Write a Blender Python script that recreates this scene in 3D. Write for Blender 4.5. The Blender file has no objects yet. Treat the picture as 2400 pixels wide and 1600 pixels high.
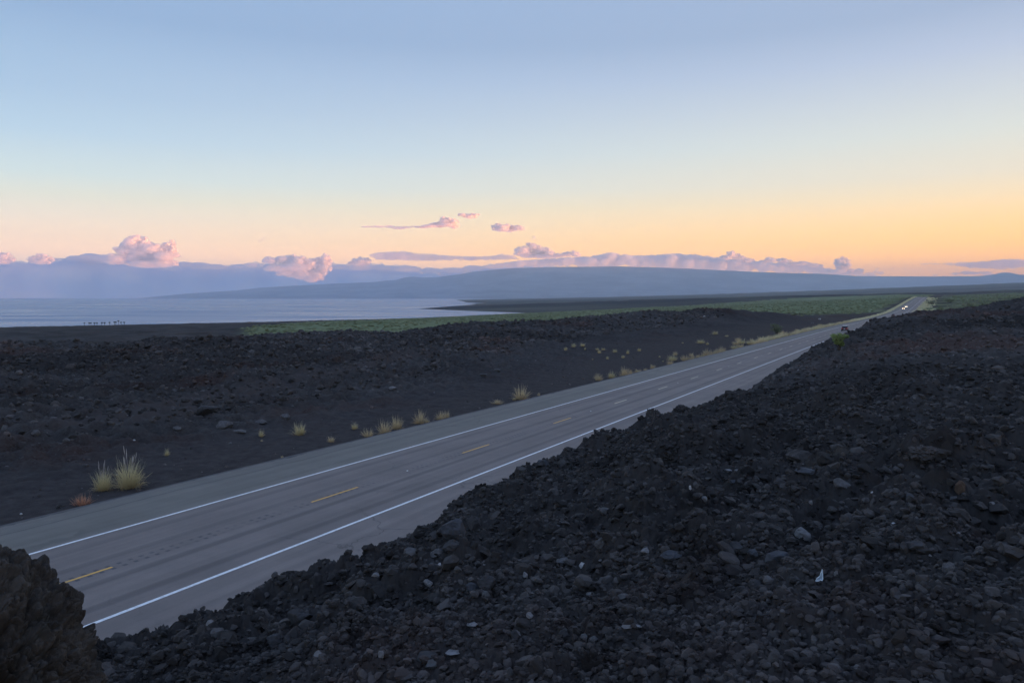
import bpy, math, random
import numpy as np
from mathutils import Vector, Matrix

R = math.radians
scene = bpy.context.scene
C = scene.collection

# ------------------------------------------------------------------ camera
CAM_Z = 60.0                      # the eye is 60 m above the sea
F = 1733.0                        # focal length in pixels of the 2400 px wide photograph
PITCH = math.atan(104.0 / F)
cam_data = bpy.data.cameras.new('camera')
cam = bpy.data.objects.new('camera', cam_data)
C.objects.link(cam)
cam.location = (0, 0, CAM_Z)
cam.rotation_euler = (math.pi / 2 - PITCH, 0, 0)
cam_data.sensor_width = 36.0
cam_data.lens = 36.0 * F / 2400.0
cam_data.clip_start = 0.1
cam_data.clip_end = 200000.0
scene.camera = cam


def lin(r, g, b):
    f = lambda c: (c / 255.0 / 12.92) if c / 255.0 <= 0.04045 else ((c / 255.0 + 0.055) / 1.055) ** 2.4
    return (f(r), f(g), f(b), 1.0)


# ------------------------------------------------------------------ world: clear sky at sunrise
SUN_AZ, SUN_EL = 106.0, 0.9       # degrees clockwise from the view direction, above the horizon
world = bpy.data.worlds.new('World')
scene.world = world
world.use_nodes = True
wt = world.node_tree
wt.nodes.clear()
N = wt.nodes.new
out = N('ShaderNodeOutputWorld')
bg = N('ShaderNodeBackground')
bg.inputs['Strength'].default_value = 1.56
tc = N('ShaderNodeTexCoord')
sep = N('ShaderNodeSeparateXYZ')
wt.links.new(tc.outputs['Generated'], sep.inputs[0])


def ramp(nt, stops):
    r = nt.nodes.new('ShaderNodeValToRGB')
    cr = r.color_ramp
    cr.interpolation = 'LINEAR'
    while len(cr.elements) > 1:
        cr.elements.remove(cr.elements[-1])
    cr.elements[0].position = stops[0][0]
    cr.elements[0].color = stops[0][1]
    for p, c in stops[1:]:
        e = cr.elements.new(p)
        e.color = c
    return r


def sn(d):
    return math.sin(R(d))


# colours as seen through the haze, by height in degrees; the sky above the haze is worked out from them
HAZE_D = 3.2e-5
HC = lin(122, 135, 165)
STR = 3.0


def above_haze(stops):
    res = []
    for d, c in stops:
        d = d * 0.83 if d < 25 else d
        e = max(d, 0.3)
        T = math.exp(-HAZE_D * min(1940 / math.sin(R(e)), 52000.0))
        w = [min(1.0, max(0.02, (x - (1 - T) * h) / T / STR)) for x, h in zip(lin(*c)[:3], HC[:3])]
        res.append((sn(d) if d < 90 else 1.0, (*w, 1)))
    return res


SKY_L = above_haze([(0, (150, 165, 200)), (1.5, (205, 190, 190)), (3.5, (230, 204, 190)), (4.8, (230, 210, 196)), (6.5, (223, 216, 206)), (8.1, (211, 217, 210)), (9.7, (197, 216, 221)),
                    (12.9, (176, 204, 226)), (16, (163, 193, 222)), (19, (155, 186, 218)), (22, (143, 175, 212)), (32, (142, 174, 218)), (50, (142, 172, 222)), (90, (134, 162, 215))])
SKY_R = above_haze([(0, (240, 165, 125)), (1.8, (250, 172, 118)), (3.1, (255, 188, 124)), (4.8, (255, 207, 150)), (6.5, (253, 216, 168)), (8.1, (243, 220, 188)), (9.7, (230, 220, 203)),
                    (12.9, (217, 221, 216)), (16, (203, 211, 219)), (19, (184, 197, 220)), (22, (164, 182, 210)), (32, (154, 177, 216)), (50, (148, 174, 220)), (90, (134, 162, 215))])
rl, rr = ramp(wt, SKY_L), ramp(wt, SKY_R)
wt.links.new(sep.outputs['Z'], rl.inputs[0])
wt.links.new(sep.outputs['Z'], rr.inputs[0])
mr = N('ShaderNodeMapRange')
mr.inputs['From Min'].default_value = -0.62
mr.inputs['From Max'].default_value = 0.66
wt.links.new(sep.outputs['X'], mr.inputs['Value'])
mx = N('ShaderNodeMix')
mx.data_type = 'RGBA'
wt.links.new(mr.outputs[0], mx.inputs[0])
wt.links.new(rl.outputs[0], mx.inputs[6])
wt.links.new(rr.outputs[0], mx.inputs[7])
sky = N('ShaderNodeTexSky')
sky.sky_type = 'NISHITA'
sky.sun_disc = False
sky.sun_elevation = R(SUN_EL)
sky.sun_rotation = R(SUN_AZ)
sky.altitude = 60
m2 = N('ShaderNodeMix')
m2.data_type = 'RGBA'
m2.blend_type = 'ADD'
m2.inputs[0].default_value = 0.001
wt.links.new(mx.outputs[2], m2.inputs[6])
wt.links.new(sky.outputs[0], m2.inputs[7])
wt.links.new(m2.outputs[2], bg.inputs['Color'])
wt.links.new(bg.outputs[0], out.inputs['Surface'])

# ------------------------------------------------------------------ the sun, just clear of the horizon, kept off the land by an added unseen ridge
sd = bpy.data.lights.new('sun', 'SUN')
sd.energy = 5.0
sd.angle = R(0.5)
sd.color = (1.0, 0.41, 0.15)
sun = bpy.data.objects.new('sun', sd)
C.objects.link(sun)
tosun = Vector((math.sin(R(SUN_AZ)) * math.cos(R(SUN_EL)), math.cos(R(SUN_AZ)) * math.cos(R(SUN_EL)), math.sin(R(SUN_EL))))
sun.rotation_euler = tosun.to_track_quat('Z', 'Y').to_euler()
sun.location = (0, 0, 400)

vs = scene.view_settings
vs.view_transform = 'Standard'
vs.look = 'None'
vs.exposure = 1.0
vs.gamma = 1.0
vs.use_curve_mapping = False
scene.cycles.use_denoising = True
scene.cycles.max_bounces = 12
scene.cycles.diffuse_bounces = 2
scene.cycles.glossy_bounces = 2
scene.cycles.transparent_max_bounces = 16
scene.cycles.volume_bounces = 10
scene.cycles.sample_clamp_indirect = 4.0

# ================================================================== helpers


def smooth(x, a, b):
    t = np.clip((x - a) / (b - a), 0, 1)
    return t * t * (3 - 2 * t)


def h2(ix, iy, seed):
    h = (ix.astype(np.int64) * 374761393 + iy.astype(np.int64) * 668265263 + seed * 982451653) & 0xffffffff
    h = ((h ^ (h >> 13)) * 1274126177) & 0xffffffff
    h = ((h ^ (h >> 16)) * 2246822519) & 0xffffffff
    return h ^ (h >> 15)


def perlin2(x, y, seed=0):
    xi, yi = np.floor(x), np.floor(y)
    fx, fy = x - xi, y - yi
    u = fx * fx * fx * (fx * (fx * 6 - 15) + 10)
    v = fy * fy * fy * (fy * (fy * 6 - 15) + 10)

    def g(dx, dy):
        a = h2(xi + dx, yi + dy, seed) * (2 * math.pi / 4294967296.0)
        return np.cos(a) * (fx - dx) + np.sin(a) * (fy - dy)
    return 1.5 * ((g(0, 0) * (1 - u) + g(1, 0) * u) * (1 - v) + (g(0, 1) * (1 - u) + g(1, 1) * u) * v)


def perlin3(p, seed=0):
    i = np.floor(p)
    f = p - i
    w = f * f * f * (f * (f * 6 - 15) + 10)
    r = 0
    for dx in (0, 1):
        for dy in (0, 1):
            for dz in (0, 1):
                h = h2(i[:, 0] + dx, i[:, 1] + dy * 1.0, seed + 77)
                h = h2(h.astype(np.float64) % 65536, i[:, 2] + dz, seed)
                a = (h & 0xffff) * (2 * math.pi / 65536.0)
                z = ((h >> 16) & 0xffff) / 32768.0 - 1
                q = np.sqrt(np.maximum(0, 1 - z * z))
                d = q * np.cos(a) * (f[:, 0] - dx) + q * np.sin(a) * (f[:, 1] - dy) + z * (f[:, 2] - dz)
                wt_ = (w[:, 0] if dx else 1 - w[:, 0]) * (w[:, 1] if dy else 1 - w[:, 1]) * (w[:, 2] if dz else 1 - w[:, 2])
                r = r + d * wt_
    return 1.5 * r


def stones(x, y, size, seed):
    """height of a bed of rough rounded clinker pieces of that size, 0..size"""
    gx, gy = x / size, y / size
    xi, yi = np.floor(gx), np.floor(gy)
    best = np.zeros_like(gx)
    for dx in (-1, 0, 1):
        for dy in (-1, 0, 1):
            h = h2(xi + dx, yi + dy, seed)
            ox = (h & 0x3ff) / 1023.0
            oy = ((h >> 10) & 0x3ff) / 1023.0
            rr_ = 0.45 + 0.5 * ((h >> 20) & 0x3ff) / 1023.0
            ax = 0.75 + 0.5 * ((h >> 5) & 0x3f) / 63.0
            ex, ey = (gx - xi - dx - ox) * ax, (gy - yi - dy - oy) / ax
            d = np.maximum(rr_ * rr_ - ex * ex - ey * ey, 0)
            best = np.maximum(best, np.sqrt(d))
    return best * size


def mesh_obj(name, v, f, mat=None, parent=None, smooth_=False, link=True):
    me = bpy.data.meshes.new(name)
    v = np.asarray(v, dtype=np.float32)
    f = np.asarray(f, dtype=np.int32)
    k = f.shape[1]
    me.vertices.add(len(v))
    me.vertices.foreach_set('co', v.ravel())
    me.loops.add(f.size)
    me.loops.foreach_set('vertex_index', f.ravel())
    me.polygons.add(len(f))
    me.polygons.foreach_set('loop_start', np.arange(0, f.size, k, dtype=np.int32))
    me.polygons.foreach_set('loop_total', np.full(len(f), k, dtype=np.int32))
    me.polygons.foreach_set('use_smooth', np.full(len(f), smooth_, dtype=bool))
    me.update(calc_edges=True)
    me.validate()
    if mat:
        me.materials.append(mat)
    o = bpy.data.objects.new(name, me)
    if link:
        C.objects.link(o)
    if parent:
        o.parent = parent
    return o


def tag(o, label=None, cat=None, group=None, kind=None):
    if label:
        o['label'] = label
    if cat:
        o['category'] = cat
    if group:
        o['group'] = group
    if kind:
        o['kind'] = kind
    return o


def empty(name, loc, rz=0.0):
    o = bpy.data.objects.new(name, None)
    C.objects.link(o)
    o.location = loc
    o.rotation_euler = (0, 0, rz)
    o.empty_display_size = 0.2
    return o


class MB:
    """collects shapes into one mesh; quads and triangles"""

    def __init__(s):
        s.v, s.f, s.n = [], [], 0

    def add(s, v, f):
        v = np.asarray(v, float)
        for q in f:
            s.f.append([i + s.n for i in q])
        s.v.extend(v.tolist())
        s.n += len(v)

    def build(s, name, mat=None, parent=None, smooth_=False, link=True):
        me = bpy.data.meshes.new(name)
        me.from_pydata(s.v, [], s.f)
        if smooth_:
            me.polygons.foreach_set('use_smooth', np.ones(len(s.f), bool))
        if mat:
            me.materials.append(mat)
        o = bpy.data.objects.new(name, me)
        if link:
            C.objects.link(o)
        if parent:
            o.parent = parent
        return o

    def box(s, c, d):
        x, y, z = c
        a, b, e = d[0] / 2, d[1] / 2, d[2] / 2
        v = [(x + i * a, y + j * b, z + k * e) for k in (-1, 1) for j in (-1, 1) for i in (-1, 1)]
        s.add(v, [(0, 2, 3, 1), (4, 5, 7, 6), (0, 1, 5, 4), (2, 6, 7, 3), (0, 4, 6, 2), (1, 3, 7, 5)])

    def tube(s, pts, rad, n=6):
        pts = [Vector(p) for p in pts]
        rings = []
        for i, p in enumerate(pts):
            d = (pts[min(i + 1, len(pts) - 1)] - pts[max(i - 1, 0)]).normalized()
            a = d.cross(Vector((0.3, 0.9, 0.1))).normalized()
            b = d.cross(a)
            rings.append([(p + (a * math.cos(2 * math.pi * k / n) + b * math.sin(2 * math.pi * k / n)) * rad[i])[:] for k in range(n)])
        v = [q for r in rings for q in r]
        f = [(i * n + k, i * n + (k + 1) % n, (i + 1) * n + (k + 1) % n, (i + 1) * n + k) for i in range(len(pts) - 1) for k in range(n)]
        f.append(tuple(range(n - 1, -1, -1)))
        f.append(tuple((len(pts) - 1) * n + k for k in range(n)))
        s.add(v, f)


# ------------------------------------------------------------------ materials


def new_mat(name):
    m = bpy.data.materials.new(name)
    m.use_nodes = True
    nt = m.node_tree
    b = nt.nodes['Principled BSDF']
    b.inputs['Specular IOR Level'].default_value = 0.2
    return m, nt, b


def simple_mat(name, col, rough=0.8, spec=0.2, emit=None, es=0.0, metal=0.0, noise=0.0, nscale=8.0):
    m, nt, b = new_mat(name)
    c = (*col, 1.0)
    b.inputs['Roughness'].default_value = rough
    b.inputs['Specular IOR Level'].default_value = spec
    b.inputs['Metallic'].default_value = metal
    tx = nt.nodes.new('ShaderNodeTexNoise')
    tx.inputs['Scale'].default_value = nscale
    tx.inputs['Detail'].default_value = 4
    g = nt.nodes.new('ShaderNodeNewGeometry')
    nt.links.new(g.outputs['Position'], tx.inputs['Vector'])
    k = noise
    r = ramp(nt, [(0.3, tuple(x * (1 - k) for x in c[:3]) + (1,)), (0.7, tuple(min(1, x * (1 + k)) for x in c[:3]) + (1,))])
    nt.links.new(tx.outputs[0], r.inputs[0])
    nt.links.new(r.outputs[0], b.inputs['Base Color'])
    if emit:
        b.inputs['Emission Color'].default_value = (*emit, 1)
        b.inputs['Emission Strength'].default_value = es
    return m


def nmix(nt, fac, a, b, mode='MIX'):
    n = nt.nodes.new('ShaderNodeMix')
    n.data_type = 'RGBA'
    n.blend_type = mode
    for i, x in ((0, fac), (6, a), (7, b)):
        if isinstance(x, (float, int)):
            n.inputs[i].default_value = x
        elif isinstance(x, tuple):
            n.inputs[i].default_value = x if len(x) == 4 else (*x, 1)
        else:
            nt.links.new(x, n.inputs[i])
    return n.outputs[2]


def nnoise(nt, vec, scale, detail=4.0, rough=0.55):
    n = nt.nodes.new('ShaderNodeTexNoise')
    n.inputs['Scale'].default_value = scale
    n.inputs['Detail'].default_value = detail
    n.inputs['Roughness'].default_value = rough
    nt.links.new(vec, n.inputs['Vector'])
    return n.outputs[0]


def nmap(nt, val, a, b, c=0.0, d=1.0):
    n = nt.nodes.new('ShaderNodeMapRange')
    n.inputs[1].default_value, n.inputs[2].default_value = a, b
    n.inputs[3].default_value, n.inputs[4].default_value = c, d
    nt.links.new(val, n.inputs[0])
    return n.outputs[0]


def nmath(nt, op, a, b):
    n = nt.nodes.new('ShaderNodeMath')
    n.operation = op
    for i, x in ((0, a), (1, b)):
        if isinstance(x, (float, int)):
            n.inputs[i].default_value = x
        else:
            nt.links.new(x, n.inputs[i])
    return n.outputs[0]


LAVA = (0.036, 0.037, 0.044)


def lava_colour(nt, pos, gain=1.0, islands=False):
    """near-black clinker with brown-red patches and the odd paler piece"""
    g = gain
    base = nmix(nt, nmap(nt, nnoise(nt, pos, 0.9, 6, 0.65), 0.35, 0.65), (0.026 * g, 0.0238 * g, 0.0232 * g), (0.070 * g, 0.0635 * g, 0.0605 * g))
    red = nmap(nt, nnoise(nt, pos, 0.05, 6, 0.65), 0.54, 0.64, 0, 0.8)
    base = nmix(nt, red, base, (0.058 * g, 0.031 * g, 0.024 * g))
    vo = nt.nodes.new('ShaderNodeTexVoronoi')
    vo.inputs['Scale'].default_value = 9.0
    nt.links.new(pos, vo.inputs['Vector'])
    sp = nt.nodes.new('ShaderNodeSeparateColor')
    nt.links.new(vo.outputs['Color'], sp.inputs[0])
    base = nmix(nt, nmap(nt, sp.outputs[0], 0.0, 1.0, 0.0, 1.0), base, nmix(nt, 0.5, base, (0.090 * g, 0.082 * g, 0.078 * g)))
    base = nmix(nt, nmap(nt, sp.outputs[1], 0.97, 0.985, 0.0, 0.6), base, (0.10, 0.095, 0.095))
    # broad lighter and darker flows, and every loose piece a little different
    flow = nmap(nt, nnoise(nt, pos, 0.028, 5, 0.6), 0.38, 0.62, 0.72, 1.3)
    gi = nt.nodes.new('ShaderNodeNewGeometry')
    isl = nmap(nt, gi.outputs['Random Per Island'], 0.0, 1.0, 0.55, 1.7) if islands else 0.86  # bare ground coloured darker, as painted shade in the gaps between loose pieces
    k_ = nmath(nt, 'MULTIPLY', flow, isl)
    cc = nt.nodes.new('ShaderNodeCombineColor')
    for i in range(3):
        nt.links.new(k_, cc.inputs[i])
    return nmix(nt, 1.0, base, cc.outputs[0], 'MULTIPLY')


def build_lava_mat(name, gain=1.0):
    m, nt, b = new_mat(name)
    g = nt.nodes.new('ShaderNodeNewGeometry')
    oi = nt.nodes.new('ShaderNodeObjectInfo')
    c = lava_colour(nt, g.outputs['Position'], gain, True)
    nt.links.new(c, b.inputs['Base Color'])
    b.inputs['Roughness'].default_value = 0.85
    b.inputs['Specular IOR Level'].default_value = 0.12
    bp = nt.nodes.new('ShaderNodeBump')
    bp.inputs['Strength'].default_value = 0.6
    bp.inputs['Distance'].default_value = 0.02
    nt.links.new(nnoise(nt, g.outputs['Position'], 30.0, 6, 0.7), bp.inputs['Height'])
    nt.links.new(bp.outputs[0], b.inputs['Normal'])
    return m


MAT_LAVA = build_lava_mat('lava_clinker')


def rock_mat(name, col):
    m, nt, b = new_mat(name)
    tcn = nt.nodes.new('ShaderNodeTexCoord')
    c = nmix(nt, nmap(nt, nnoise(nt, tcn.outputs['Object'], 6, 6, 0.7), 0.35, 0.65), tuple(x * 0.62 for x in col), tuple(x * 1.25 for x in col))
    nt.links.new(c, b.inputs['Base Color'])
    b.inputs['Roughness'].default_value = 0.9
    bp = nt.nodes.new('ShaderNodeBump')
    bp.inputs['Strength'].default_value = 0.5
    bp.inputs['Distance'].default_value = 0.02
    nt.links.new(nnoise(nt, tcn.outputs['Object'], 14, 6, 0.7), bp.inputs['Height'])
    nt.links.new(bp.outputs[0], b.inputs['Normal'])
    return m


# ================================================================== the lie of the land (heights relative to the eye)
CT, ST = math.cos(R(29.0)), math.sin(R(29.0))


def to_st(x, y):
    return -CT * x + ST * y, ST * x + CT * y


def to_xy(s, t):
    return -CT * s + ST * t, ST * s + CT * t


RZ_T = [-200, 0, 290, 420, 520, 620, 720, 878, 1060, 1259, 1340, 1450, 1700, 3000]
RZ_Z = [-7.3, -8.8, -11.0, -12.3, -13.0, -12.8, -11.3, -8.0, -3.9, -0.1, 0.2, -2.5, -18, -50]
RS_T = [-200, 250, 420, 560, 674, 878, 1259, 1600, 3000]
RS_S = [0, 0, -1.5, -4.5, -9.0, -13.5, -22.5, -32, -80]


def road_z(t):
    return np.interp(t, RZ_T, RZ_Z)


ROAD_S0 = 23.2


def road_s(t):
    return ROAD_S0 + np.interp(t, RS_T, RS_S)


for arr_t, arr_v in ((RZ_T, RZ_Z), (RS_T, RS_S)):      # round off the corners of the profiles
    tt = np.arange(-200, 3000, 10.0)
    vv = np.interp(tt, arr_t, arr_v)
    k = np.hanning(17)
    k /= k.sum()
    v2 = np.convolve(np.pad(vv, 8, mode='edge'), k, mode='valid')
    arr_t[:] = tt.tolist()
    arr_v[:] = v2.tolist()

COAST = np.array([(-9000, -2500), (-4000, 500), (-2000, 1180), (-1250, 1400), (-1000, 1444), (-430, 1870), (-200, 2250), (23, 2690), (60, 2800), (0, 2900), (-200, 3250),
                  (-484, 3795), (-470, 4000), (-420, 4600), (-330, 5600), (-300, 6300), (-420, 6700), (-250, 7200), (-500, 8200), (-700, 10500), (-1037, 14000), (-1500, 20000), (-3500, 30000), (-6000, 60000)], float)


def coast_dist(x, y):
    """signed distance to the shore, positive inland"""
    best = np.full(x.shape, 1e18)
    sg = np.ones(x.shape)
    for i in range(len(COAST) - 1):
        ax, ay = COAST[i]
        bx, by = COAST[i + 1]
        dx, dy = bx - ax, by - ay
        L = dx * dx + dy * dy
        t = np.clip(((x - ax) * dx + (y - ay) * dy) / L, 0, 1)
        px, py = x - ax - t * dx, y - ay - t * dy
        d = px * px + py * py
        c = dy * (x - ax) - dx * (y - ay)
        near = d < best
        best = np.where(near, d, best)
        sg = np.where(near, np.where(c > 0, 1.0, -1.0), sg)
    return np.sqrt(best) * sg


K_T = [-50, 5, 8.5, 14.7, 18, 24.7, 30, 38.7, 60, 86, 134, 200, 300]
K_K = [2.14, 2.14, 2.0, 2.045, 2.17, 2.2, 2.12, 1.95, 1.94, 1.965, 2.1, 2.0, 1.9]
LC_T = [-200, 0, 70, 109, 164, 217, 296, 328, 345, 365, 480]
LC_S = [170, 150, 142, 134, 117, 104, 85, 69, 58, 50, 45]
LC_Z = [-11.2, -11.5, -11.5, -11.2, -10.8, -10.5, -7.8, -6.2, -6.6, -9.0, -13.0]


def base_plain(x, y):
    D = np.hypot(x, y)
    d = coast_dist(x, y)
    dp = np.maximum(d, 0)
    near = 0.03 * dp + 0.016 * dp * smooth(D, 900, 2600)
    far = 0.012 * dp + 2.0e-6 * dp * dp
    e = near * (1 - smooth(D, 2800, 6500)) + far * smooth(D, 2800, 6500)
    e = e * (1 - smooth(D, 15500, 23000)) - 300 * smooth(D, 16500, 23000)
    z = -60 + np.where(d > 0, e, 0.04 * np.maximum(d, -600))
    z = z + 13 * np.exp(-((x - 720) ** 2 + (y - 1150) ** 2) / (2 * 420.0 ** 2))
    ug = smooth(d, 60, 700)
    z = z + ug * (0.0022 * np.minimum(D, 3000) * perlin2(x / 260, y / 260, 5) + 1.2 * perlin2(x / 70, y / 70, 6) * smooth(D, 100, 600))
    return z, d


def height(x, y, detail=True, cell=None):
    x = np.asarray(x, float)
    y = np.asarray(y, float)
    D = np.hypot(x, y) + 1e-6
    s, t = to_st(x, y)
    zb, dcoast = base_plain(x, y)
    rz, rs = road_z(t), road_s(t)
    off = s - rs
    # --- the cut bank on the near side of the road
    k = np.interp(t, K_T, K_K) / 2.05
    kw = 1 + 0.0
    sc = 8.0 * k * kw
    zc = -4.0 - 0.0076 * t
    inner = np.where(s > 0, zc + (sc - s) * (1.75 / 8.0), zc + sc * (1.75 / 8.0) + 0.05 * np.minimum(-s, 60))
    zr = np.where(s < sc, inner, zc - (s - sc) * 0.78)
    # rounded crest
    zr = zr - 0.25 * np.exp(-((s - sc) / 1.0) ** 2)
    zr = zr + (4.7 - 1.6 * smooth(-s, 22, 50)) * smooth(-s, 2, 45) * smooth(t, 70, 200) * (1 - smooth(t, 260, 420))
    fe = smooth(t, 235, 330)
    sr_ = 1 - (1 - smooth(-off, 10, 60)) * (1 - smooth(t, 1450, 1900))
    verge = rz - 0.5
    zr = zr * (1 - fe) + ((zb + 3 * (1 - smooth(t, 800, 1600))) * sr_ + verge * (1 - sr_)) * fe
    # --- the lava field on the far side
    ls, lz = np.interp(t, LC_T, LC_S), np.interp(t, LC_T, LC_Z)
    f = np.clip((s - 31.5) / np.maximum(ls - 31.5, 1), 0, 1)
    zl = verge + (lz - verge) * f ** 1.8
    bey = smooth(s - ls, 0, 190)
    zl = zl * (1 - bey) + zb * bey - 5.0 * smooth(s - ls, 15, 110) * (1 - smooth(s - ls, 350, 800)) * smooth(t, 60, 140) * (1 - smooth(t, 380, 520))
    fl = smooth(t, 480, 700)
    gone = 1 - smooth(t, 1450, 1900)
    side = 1 - (1 - smooth(off, 9, 70)) * gone
    zl = zl * (1 - fl) + (verge * (1 - side) + zb * side) * fl
    z = np.where(off > 0, zl, zr)
    # roughness of the aa surface; the verge of loose cinders is smoother
    cinder = (smooth(off, 7.5, 9.0) * (1 - smooth(off, 13 + 9 * smooth(t, 40, 200) * (1 - smooth(t, 420, 520)), 24 + 34 * smooth(t, 40, 170) * (1 - smooth(t, 420, 520))))) * (off > 0)
    land = smooth(dcoast, 20, 150)
    right = (off < 0)
    corridor = np.maximum(smooth(np.abs(off), 8.3, 10.5), smooth(t, 1500, 1900))
    rough = np.where(right, 1.0, 1.0 - 0.93 * cinder) * land * corridor
    if cell is None:
        cell = 0.0028 * D
    fade = lambda wl: np.clip(wl / cell * 0.5 - 0.6, 0, 1)
    far_k = 1 - 0.5 * smooth(D, 600, 1500)
    big = np.where(right, 0.25 + 0.35 * smooth(D, 15, 60), 1.0 * smooth(off, 14, 60)) * corridor * land * far_k
    z = z + big * (np.where(right, 1.3, 1.9) * perlin2(x / 27, y / 27, 1) + 0.8 * np.abs(perlin2(x / 11, y / 11, 2)) + 0.35 * perlin2(x / 4.5, y / 4.5, 3))
    mid = np.where(right, 0.10 + 0.30 * smooth(D, 4, 12), 0.55) * rough * far_k
    z = z + mid * (0.9 * np.abs(perlin2(x / 2.3, y / 2.3, 4)) * 2 * fade(2.3) + 0.5 * perlin2(x / 1.1, y / 1.1, 8) * fade(1.1))
    if detail:
        st = 0
        close = 1 - smooth(D, 45, 110)
        wx = x + 0.035 * perlin2(x / 0.09, y / 0.09, 31) + 0.012 * perlin2(x / 0.03, y / 0.03, 33)
        wy = y + 0.035 * perlin2(x / 0.09, y / 0.09, 32) + 0.012 * perlin2(x / 0.03, y / 0.03, 34)
        patch = 0.5 + 0.5 * perlin2(x / 1.3, y / 1.3, 61)
        patch2 = np.clip(0.5 + 1.2 * perlin2(x / 0.5, y / 0.5, 62), 0.1, 1)
        for size, amp, sd_, kc in ((1.6, 0.42, 11, 0.12), (0.75, 0.5, 12, 0.2), (0.33, 0.55, 13, 0.35), (0.17, 0.75, 14, 0.65), (0.09, 0.85, 15, 1.0), (0.05, 0.9, 16, 1.0), (0.026, 0.7, 17, 1.0)):
            w = fade(size * 0.8) * (1 - (1 - kc) * close)
            if size > 0.06:
                w = w * (0.5 + 0.5 * smooth(D, 5, 10))
            if size > 0.12:
                w = w * (0.3 + 1.2 * patch * patch2)
            if np.any(w > 0.01):
                st = st + amp * w * stones(wx, wy, size, sd_)
        st = st + 0.05 * np.abs(perlin2(x / 0.11, y / 0.11, 35)) * fade(0.11) + 0.16 * np.abs(perlin2(x / 0.45, y / 0.45, 36)) * fade(0.45)
        z = z - (0.22 + 0.25 * smooth(D, 4, 12)) * right * rough
        z = z + st * rough + (1 - rough) * 0.25 * corridor * land * fade(0.2) * stones(x, y, 0.16, 14)
    # the road bed, a hand below the paving
    bed = rz - 0.3 - 0.0004 * D
    w = smooth(np.abs(off), 8.25, 9.6)
    onroad = (t > -180) & (t < 1650)
    z = np.where(onroad, z * w + bed * (1 - w), z)
    return z


def proj(x, y, z):
    """photo pixel of a point; z relative to the eye"""
    cp, sp_ = math.cos(PITCH), math.sin(PITCH)
    dep = y * cp - z * sp_
    up = y * sp_ + z * cp
    return 1200 + F * x / dep, 800 - F * up / dep


def ray(px, py):
    cp, sp_ = math.cos(PITCH), math.sin(PITCH)
    u, v = (px - 1200) / F, (800 - py) / F
    return np.array([u, cp + v * sp_, -sp_ + v * cp])


_DS = np.exp(np.linspace(math.log(1.5), math.log(20000), 2600))


def hit(px, py, dmin=1.5, dmax=20000):
    """where the line of sight through a photo pixel meets the land"""
    d = ray(px, py)
    ds = _DS[(_DS > dmin) & (_DS < dmax)]
    X, Y, Z = d[0] * ds, d[1] * ds, d[2] * ds
    h = height(X, Y)
    below = np.nonzero(Z < h)[0]
    i = below[0] if len(below) else len(ds) - 1
    return X[i], Y[i], float(h[i]), ds[i]


# ------------------------------------------------------------------ ground sheet
def geo_steps(a, b, r):
    n = int(math.log(b / a) / math.log(1 + r)) + 1
    return np.exp(np.linspace(math.log(a), math.log(b), n, endpoint=False))


QUICK = False
q = 2.2 if QUICK else 1.0
radii = np.concatenate([geo_steps(0.5, 2.2, 0.02 * q), geo_steps(2.2, 70, 0.0042 * q), geo_steps(70, 420, 0.0048 * q), geo_steps(420, 2500, 0.012 * q), geo_steps(2500, 50500, 0.02 * q)])
az = np.radians(np.concatenate([np.arange(-180, -60, 6.0), np.arange(-60, -37, 0.5), np.arange(-37, 38, 0.052 * q), np.arange(38, 60, 0.5), np.arange(60, 180, 6.0)]))
nr, na = len(radii), len(az)
A, RR = np.meshgrid(az, radii)
X, Y = RR * np.sin(A), RR * np.cos(A)
Z = np.empty_like(X)
for i in range(0, nr, 64):
    Z[i:i + 64] = height(X[i:i + 64], Y[i:i + 64])
idx = np.arange(nr * na).reshape(nr, na)
a0, a1 = idx[:-1], idx[1:]
quads = np.stack([a0, np.roll(a0, -1, 1), np.roll(a1, -1, 1), a1], -1).reshape(-1, 4)[:, ::-1]
verts = np.stack([X, Y, Z + CAM_Z], -1).reshape(-1, 3)
centre = len(verts)
verts = np.vstack([verts, [[0, 0, float(height(np.array([0.0]), np.array([0.0]))[0]) + CAM_Z]]])

# land-cover masks, as they lie on the ground
PX, PY = proj(X, Y, Z)
GTOP_X = [500, 560, 700, 800, 1000, 1215, 1600, 1872, 2111, 2300, 2600]
GTOP_Y = [772, 768, 757, 752, 746, 735.0, 717.0, 698, 690, 690, 690]
ug = np.interp(PX, GTOP_X, GTOP_Y)
s_, t_ = to_st(X, Y)
off_ = s_ - road_s(t_)
wob = perlin2(X / 60, Y / 60, 41) * 25 + perlin2(X / 18, Y / 18, 42) * 8
left_edge = smooth(PX + 6 * perlin2(X / 40, Y / 40, 43), 540, 620)
green = left_edge * (PY > ug) * smooth(RR + wob, 470, 540) * smooth(off_ + wob * 0.3, 14, 30)
dark_gap = smooth(PX, 1720, 1850) * (1 - smooth(RR + wob * 1.5, 620, 700))
green = green * (1 - dark_gap)
rightg = (off_ < -11) * smooth(t_ + wob * 2, 300, 420) * smooth(perlin2(X / 90, Y / 35, 44) + 0.25, 0.0, 0.25) * (1 - smooth(RR, 2600, 3200))
green = np.clip(green + 0.85 * rightg, 0, 1)
cind = (smooth(off_, 7.5, 9.0) * (1 - smooth(off_ + 3 * perlin2(X / 6, Y / 6, 45), 13 + 9 * smooth(t_, 40, 200), 24 + 34 * smooth(t_, 40, 170)))) * (off_ > 0) * (1 - smooth(t_, 420, 520))
farm = smooth(RR, 2300, 3600) * (PY <= ug + 1)
trk = np.zeros_like(X)
tp = [hit(px_, py_, 30) for px_, py_ in ((250, 985), (340, 970), (480, 940), (620, 905), (760, 872), (900, 838), (960, 826))]
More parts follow.
